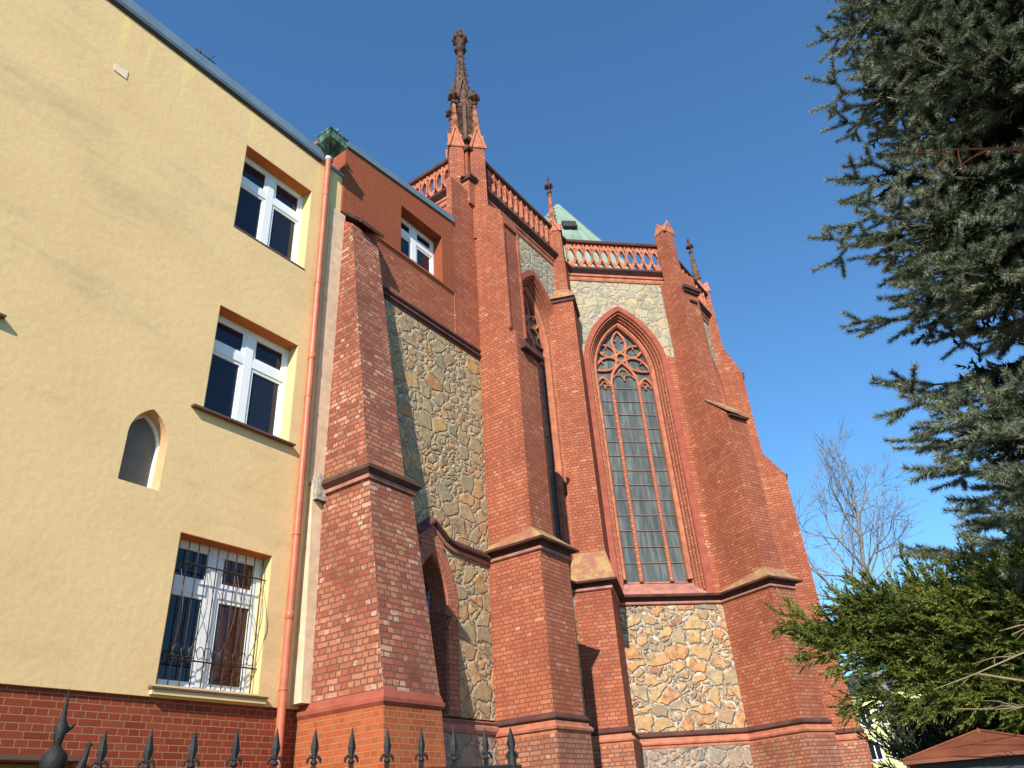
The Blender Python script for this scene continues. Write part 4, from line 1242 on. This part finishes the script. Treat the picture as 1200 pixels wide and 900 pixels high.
def needles_on(segs, per_m, length, width, spread, jitter=.3, flat=0.0):
    """segs: (n,7) start, end, scale. one thin triangle per needle"""
    segs = np.asarray(segs)
    A, B, sc = segs[:, :3], segs[:, 3:6], segs[:, 6]
    L = np.linalg.norm(B - A, axis=1)
    cnt = np.maximum(2, (L * per_m).astype(int))
    idx = np.repeat(np.arange(len(segs)), cnt)
    n = len(idx)
    u = RNG.random(n)
    base = A[idx] + (B - A)[idx] * u[:, None]
    t = ((B - A) / np.maximum(L, 1e-6)[:, None])[idx]
    rv = RNG.normal(size=(n, 3))
    rv[:, 2] *= (1 - flat)
    r = rv - (rv * t).sum(1)[:, None] * t
    r /= np.maximum(np.linalg.norm(r, axis=1), 1e-6)[:, None]
    ang = spread * (1 + RNG.normal(size=n) * jitter)
    d = t * np.cos(ang)[:, None] + r * np.sin(ang)[:, None]
    ln = length * sc[idx] * (.7 + .6 * RNG.random(n))
    s = np.cross(d, RNG.normal(size=(n, 3))); s /= np.maximum(np.linalg.norm(s, axis=1), 1e-6)[:, None]
    w = width * sc[idx]
    p0 = base + s * w[:, None]; p1 = base - s * w[:, None]; p2 = base + d * ln[:, None]
    P = np.stack([p0, p1, p2], 1).reshape(-1, 3)
    T = np.arange(n * 3).reshape(-1, 3)
    return P, T


def norm(v):
    v = np.asarray(v, float); return v / max(np.linalg.norm(v), 1e-9)


# ------------------------------------------------------------------ spruce
def spruce(px, py, H, zlow, r_of_z, name, label, cat):
    th = thing(name, (px, py, 0), label, cat)
    m = MB(); m.tube([(px, py, 0), (px + .02, py, H * .5), (px, py, H)], [.19, .11, .01], 10); m.build('trunk', M['bark'], th)
    limbs = MB(); near, far, inner = [], [], []
    z = zlow
    while z < H - .3:
        nb = 8
        a0 = random.random() * 6.28
        for k in range(nb):
            a = a0 + k * 2 * math.pi / nb + random.uniform(-.25, .25)
            L = r_of_z(z) * random.uniform(.74, 1.10)
            zz = z + random.uniform(-.15, .15)
            dx, dy = math.cos(a), math.sin(a)
            toward = -(dx * px + dy * py) / math.hypot(px, py)     # 1 = towards the road
            vis = (toward > -.35 or dy > .25) and z < 9.0
            out = near if vis else far
            pts = []
            N = 9
            droop = random.uniform(.14, .30)
            for i in range(N + 1):
                u = i / N
                h = -droop * L * math.sin(u * math.pi * .62) + .16 * L * u ** 3
                pts.append(np.array([px + dx * L * u, py + dy * L * u, zz + h]))
            limbs.tube(pts, [.028 * (1 - .85 * i / N) for i in range(N + 1)], 4, False)
            side = np.array([-dy, dx, 0])
            for q in range(int(46 * L) if z < 9 else 8):     # coarse inner twigs; dark needle colour stands for shade inside the crown
                u = random.uniform(.05, .78); i = min(N - 1, int(u * N)); f = u * N - i
                p = pts[i] * (1 - f) + pts[i + 1] * f
                dd = norm(np.array([dx * .35 + random.gauss(0, .7), dy * .35 + random.gauss(0, .7), random.gauss(-.3, .5)]))
                inner.append((*p, *(p + dd * random.uniform(.15, .34)), 1))
            s = .42 * L
            while s < L:
                u = s / L; i = min(N - 1, int(u * N)); f = u * N - i
                p = pts[i] * (1 - f) + pts[i + 1] * f
                tdir = norm(pts[i + 1] - pts[i])
                for sd in (-1, 1):
                    ln = min(.58, .20 + .42 * (L - s)) * random.uniform(.7, 1.15)
                    d = norm(tdir * .8 + side * sd * .75 + np.array([0, 0, random.uniform(-.40, .12)]))
                    e1 = p + d * ln * .5; e2 = e1 + norm(d + np.array([0, 0, random.uniform(-.45, .10)])) * ln * .5
                    out.append((*p, *e1, .85)); out.append((*e1, *e2, 1))
                    nn = max(1, int(ln / .185)) if vis else 1
                    for q in range(nn):
                        uu = (q + .7) / (nn + .25)
                        c = p + (e2 - p) * uu
                        for s2 in (-1, 1):
                            l2 = random.uniform(.17, .27) * (1.15 - .4 * uu)
                            dd = norm(d * .9 + np.cross(d, [0, 0, 1]) * s2 * .62 + np.array([0, 0, random.uniform(-.22, .30)]))
                            out.append((*c, *(c + dd * l2), 1))
                s += (.25 if vis else .28) * random.uniform(.8, 1.25)
            out.append((*pts[-2], *pts[-1], 1.05))
        z += .26 if z > 3.4 else .18
    limbs.build('limb', M['bark'], th, fix=False)
    P, T = needles_on(near, 1500, .040, .0022, .92, .12)
    P2, T2 = needles_on(far, 190, .036, .0060, .85, .2)
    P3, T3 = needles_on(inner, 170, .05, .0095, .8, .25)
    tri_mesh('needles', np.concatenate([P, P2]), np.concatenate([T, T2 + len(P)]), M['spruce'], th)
    tri_mesh('inner_needles', P3, T3, M['shade_leaf'], th)
    for (zz, a, L) in ((5.0, 2.45, 1.15), (4.35, 2.75, .95), (3.9, 2.9, 1.25)):
        dead = MB()
        b = Vector((px + math.cos(a) * .9, py + math.sin(a) * .9, zz)); d = Vector((math.cos(a), math.sin(a), -.12))
        pts = [b + d * L * u + Vector((0, 0, -.15 * L * u * u)) for u in (0, .25, .5, .75, 1)]
        dead.tube(pts, [.011, .009, .007, .005, .003], 4)
        for q in range(5):
            c = pts[1 + q % 3]; e = c + Vector((random.uniform(-.25, .1), random.uniform(-.05, .3), random.uniform(-.18, .08)))
            dead.tube([c, (c + e) / 2 + Vector((0, 0, .02)), e], [.004, .003, .002], 4)
        dead.build('dead_twig', M['twig_red'], th)
    return th


spruce(5.35, -1.40, 9.7, 2.12, lambda z: max(.12, 2.05 * (1 - (z - 3.2) / 9.6) ** .85 * min(1, (9.75 - z) / 1.5)) if z > 3.2 else 1.95, 'spruce_tree', 'tall blue green spruce with drooping branches filling the right edge', 'tree')


# ------------------------------------------------------------------ juniper
def feathery(name, base, label, plumes, mat, seed, dens=1.0, group=None, stem_mat='bark', cat='shrub', bare=.18):
    random.seed(seed)
    th = thing(name, (base[0], base[1], 0), label, cat, group)
    st = MB(); segs = []
    for q in range(3):   # forked stem up from the ground
        st.tube([(base[0] + .03 * q, base[1] - .03 * q, 0), (base[0] + .06 * math.cos(q * 2.1), base[1] + .06 * math.sin(q * 2.1), .9), (base[0] + .14 * math.cos(q * 2.1), base[1] + .1 + .12 * math.sin(q * 2.1), 2.0)], [.06, .045, .02], 7, False)
    for (s0, tip, rad) in plumes:
        s0 = np.array(s0, float); tip = np.array(tip, float)
        L = np.linalg.norm(tip - s0); ax_ = (tip - s0) / L
        N = 8; pts = []
        for i in range(N + 1):
            u = i / N
            pts.append(s0 + (tip - s0) * u + np.array([0, 0, .10 * L * (u * u - u)]))
        st.tube(pts, [.022 * (1 - .9 * i / N) + .002 for i in range(N + 1)], 4, False)
        n1 = int(L * 60 * dens)
        for k in range(n1):
            u = bare + (1 - bare) * (k + random.random()) / n1
            i = min(N - 1, int(u * N)); f = u * N - i
            p = pts[i] * (1 - f) + pts[i + 1] * f
            r = RNG.normal(size=3); r -= ax_ * r.dot(ax_); r = norm(r)
            ln = rad * (1.05 - .75 * u) * random.uniform(.6, 1.15) + .05
            d = norm(ax_ * .9 + r * .75 + np.array([0, 0, .12]))
            e = p + d * ln + ax_ * ln * .2
            segs.append((*p, *e, 1))
            for q in range(int(5 + ln * 26)):
                uu = random.uniform(.15, 1); c = p + (e - p) * uu
                r2 = norm(RNG.normal(size=3)); dd = norm(d * 1.0 + r2 * .55 + np.array([0, 0, .05])); l2 = random.uniform(.03, .085)
                segs.append((*c, *(c + dd * l2), 1))
    st.build('stem', M[stem_mat], th, fix=False)
    P, T = needles_on(segs, 420, .016, .0032 / max(.5, dens), .5, .4)
    tri_mesh('foliage', P, T, M[mat], th)
    return th, len(T)


jb = (4.85, -.55)
plumes = []
def J(tip, rad, s=None):
    s = s or (jb[0] + random.uniform(-.1, .2), jb[1] + .1, 1.75 + .25 * random.random())
    tip = (tip[0], tip[1] - .07, tip[2] - (.09 if tip[2] > 2.5 else .03))
    plumes.append((s, tip, rad * .92))
random.seed(5)
J((4.333, 1.216, 2.545), .34); J((4.334, 1.18, 2.35), .36); J((4.40, 1.02, 2.08), .26); J((4.42, .86, 2.66), .34); J((4.40, .98, 2.60), .34)
J((4.45, .60, 2.62), .40); J((4.45, .35, 2.62), .42); J((4.42, .10, 2.66), .42); J((4.45, -.15, 2.72), .42); J((4.5, -.5, 2.9), .45)
J((4.38, .75, 2.52), .40); J((4.36, .55, 2.50), .42); J((4.34, .25, 2.55), .42); J((4.34, -.05, 2.58), .42); J((4.5, .35, 2.56), .4); J((4.5, 0, 2.56), .4); J((4.45, -.4, 2.56), .4)
J((4.55, .85, 2.3), .38); J((4.7, .8, 2.45), .38); J((4.8, .5, 2.5), .4); J((4.9, .2, 2.62), .4); J((4.5, .78, 2.14), .24)
for k in range(16):
    J((random.uniform(4.5, 4.9), random.uniform(.35, 1.02), random.uniform(2.30, 2.60)), .38)
for k in range(14):
    a = random.uniform(-2.6, .6); J((jb[0] + 1.0 * math.cos(a), jb[1] + .9 * math.sin(a), random.uniform(2.4, 2.75)), .4)
jun, nj = feathery('juniper_shrub', jb, 'bright green feathery juniper reaching left in front of the spruce', plumes, 'juniper', 5, bare=.40)
random.seed(3)
k_ = .90     # dry twigs hang out on the road side
for (p0, p1, p2, p3) in (((4.2, -.25, 2.16), (4.15, .15, 2.13), (4.13, .4, 2.06), (4.12, .58, 2.02)), ((4.2, -.2, 1.93), (4.15, .1, 1.90), (4.12, .35, 1.91), (4.1, .52, 1.93)), ((4.13, .38, 2.06), (4.13, .2, 2.0), (4.13, .08, 1.91), (4.14, .02, 1.82)),
                         ((4.2, -.2, 2.22), (4.17, .0, 2.20), (4.15, .1, 2.23), (4.14, .2, 2.2)), ((4.15, .12, 1.905), (4.15, .11, 1.87), (4.14, .12, 1.84), (4.14, .12, 1.80)), ((4.2, -.3, 1.98), (4.16, -.05, 1.95), (4.14, .05, 1.94), (4.13, .12, 1.91))):
    dt = MB()
    P4 = [Vector((p[0] * k_, p[1] * k_, 1.6 + (p[2] - 1.6) * k_)) for p in (p0, p1, p2, p3)]
    dt.tube(P4, [.0042, .0036, .0028, .0015], 5)
    for q in range(4):
        c = P4[1].lerp(P4[2], random.random()); e = c + Vector((random.uniform(-.03, .03), random.uniform(-.02, .16), random.uniform(-.06, .05)))
        dt.tube([c, (c + e) / 2 + Vector((0, 0, .01)), e], [.0022, .0018, .001], 4)
    dt.build('dead_branch', M['twig'], jun)

# dark shrubs behind; the first is added for the shade under the juniper
for i, (bx, by, h, lab, sd) in enumerate(((5.7, .42, 2.28, 'dark evergreen shrub added for the deep shade behind the brown hipped canopy', 21), (10.2, 1.08, 2.8, 'dark shaded evergreen shrub right of the distant yellow block', 22), (7.4, -1.2, 2.9, 'dark evergreen shrub at right edge under the spruce', 23))):
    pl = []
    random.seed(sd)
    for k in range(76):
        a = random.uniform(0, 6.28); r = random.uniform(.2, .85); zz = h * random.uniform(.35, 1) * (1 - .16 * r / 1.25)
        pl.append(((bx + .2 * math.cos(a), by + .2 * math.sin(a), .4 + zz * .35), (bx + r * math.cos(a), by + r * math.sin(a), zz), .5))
    s_, nn = feathery('evergreen_shrub', (bx, by), lab, pl, 'shade_leaf', sd, .8, 'dark evergreen shrubs in the shade behind the juniper')

# ------------------------------------------------------------------ bare tree far behind
random.seed(12)
bx, by = 39.6, 7.1
bare = thing('bare_tree', (bx, by, 0), 'leafless tree with fine upright branches between church and spruce', 'tree')
tk = MB(); bm_ = MB()


def grow(p, d, L, r, depth, mb):
    n = 5; pts = [p]; q = p.copy(); dd = d.copy()
    for i in range(n):
        dd = (dd + Vector((random.gauss(0, .09), random.gauss(0, .09), random.gauss(.035, .05)))).normalized()
        q = q + dd * L / n; pts.append(q.copy())
    mb.tube(pts, [max(.009, r * (1 - .45 * i / n)) for i in range(n + 1)], 6 if depth < 2 else 4 if depth < 4 else 3, False)
    if depth >= 6 or L < .25: return
    nb = 3
    for k in range(nb):
        t = random.uniform(.45, 1) if k else 1
        i = min(n, max(1, int(t * n)))
        a = random.uniform(0, 6.28); sp_ = random.uniform(.3, .8) if k else random.uniform(.1, .3)
        o = dd.orthogonal(); o.rotate(Matrix.Rotation(a, 3, dd))
        nd = (dd * math.cos(sp_) + o * math.sin(sp_)).normalized()
        grow(pts[i].copy(), nd, L * random.uniform(.6, .82), r * random.uniform(.48, .64), depth + 1, bm_)


LD = [Vector(p) for p in ((39.6, 7.1, 0), (39.65, 7.3, 3.6), (39.7, 7.75, 6.9), (39.9, 7.5, 9.2), (40, 7.05, 11.0), (40.1, 6.7, 12.8), (40.1, 6.45, 14.4), (40.1, 6.25, 16.0))]
tk.tube(LD, [.36, .30, .24, .18, .13, .09, .06, .03], 8)
for (t, dy, dx, L) in ((2.3, 1.0, -.1, 3.4), (2.6, -.9, .2, 3.2), (3.0, .9, -.3, 3.3), (3.3, -.8, -.2, 3.0), (3.7, .8, .4, 3.0), (4.0, -.8, .2, 2.6), (4.3, .7, -.2, 2.6), (4.8, -.6, .2, 2.3), (5.1, .6, -.2, 2.2), (5.6, -.5, .2, 2.0), (6.0, .5, .1, 1.9), (6.6, .2, .2, 1.8)):
    i = int(t); p = LD[i].lerp(LD[i + 1], t - i)
    grow(p, Vector((dx * .8, dy * .72, 1.0)).normalized(), L * .86, .03 + .016 * L, 2, bm_)
tk.build('trunk', M['bark_far'], bare); bm_.build('branch', M['bark_far'], bare, fix=False)

# ------------------------------------------------------------------ brown canopy at lower right
cn = thing('hipped_canopy', (4.25, .47, 0), 'small brown hipped sheet roof on posts at lower right', 'canopy')
cx, cy = 4.25, .47
m = MB(); e = .32; ze = 1.74
yaw = math.radians(6)
def rot(x, y): return (cx + x * math.cos(yaw) - y * math.sin(yaw), cy + x * math.sin(yaw) + y * math.cos(yaw))
cor = [rot(-e, -e), rot(e, -e), rot(e, e), rot(-e, e)]
m.add([(*c, ze) for c in cor] + [(cx, cy, 1.842)], [(0, 1, 4), (1, 2, 4), (2, 3, 4), (3, 0, 4)])
m.hexa([(*c, ze - .016) for c in cor] + [(*c, ze - .001) for c in cor])
m.build('roof_sheet', M['roof_brown'], cn)
m = MB()
for k in range(4): m.tube([(*cor[k], ze + .002), (cx, cy, 1.846)], .006, 6)
m.lathe((cx, cy, 1.836), [(.015, 0), (.015, .008), (.006, .015), (0, .02)], 10); m.build('ridge_strip', M['roof_brown'], cn)
m = MB(); e2 = .275
c2 = [rot(-e2, -e2), rot(e2, -e2), rot(e2, e2), rot(-e2, e2)]
m.hexa([(*c, ze - .075) for c in c2] + [(*c, ze - .017) for c in c2]); m.build('fascia', M['roof_dark'], cn)
for k in range(4):
    m = MB(); m.tube([(*c2[k], 0), (*c2[k], ze - .076)], .028, 8); m.build('post', M['roof_brown'], cn)

# ------------------------------------------------------------------ distant lemon block
DB = Fr((66.5, 17.2), (.18, -1), (-1, -.18))
blk = thing('apartment_block', (68.5, 12, 0), 'distant lemon yellow apartment block with white windows beyond the church', 'building')
m = MB(); DB.box(m, -3, 13, -12, 0, 3.6, 9.0); m.build('wall', M['lemon'], blk)
m = MB(); DB.box(m, -3, 13, -12, .06, 0, 3.598); m.build('ground_storey', M['grey'], blk)
m = MB(); DB.prism_bz(m, [(-12.4, 9.002), (.5, 9.002), (.5, 9.15), (-6, 11.0), (-12.4, 9.15)], -3.4, 13.4); m.build('roof', M['roof_dark'], blk)
for fl in range(2):
    for k in range(11):
        a = -2.1 + 1.42 * k; z = 4.15 + 2.35 * fl
        m = MB(); DB.box(m, a, a + .95, -.05, .05, z, z + 1.4); w = m.build('window', M['pvc'], blk)
        m = MB(); DB.box(m, a + .10, a + .44, .051, .06, z + .12, z + 1.28); DB.box(m, a + .51, a + .85, .051, .06, z + .12, z + 1.28); m.build('pane', M['glass'], w)
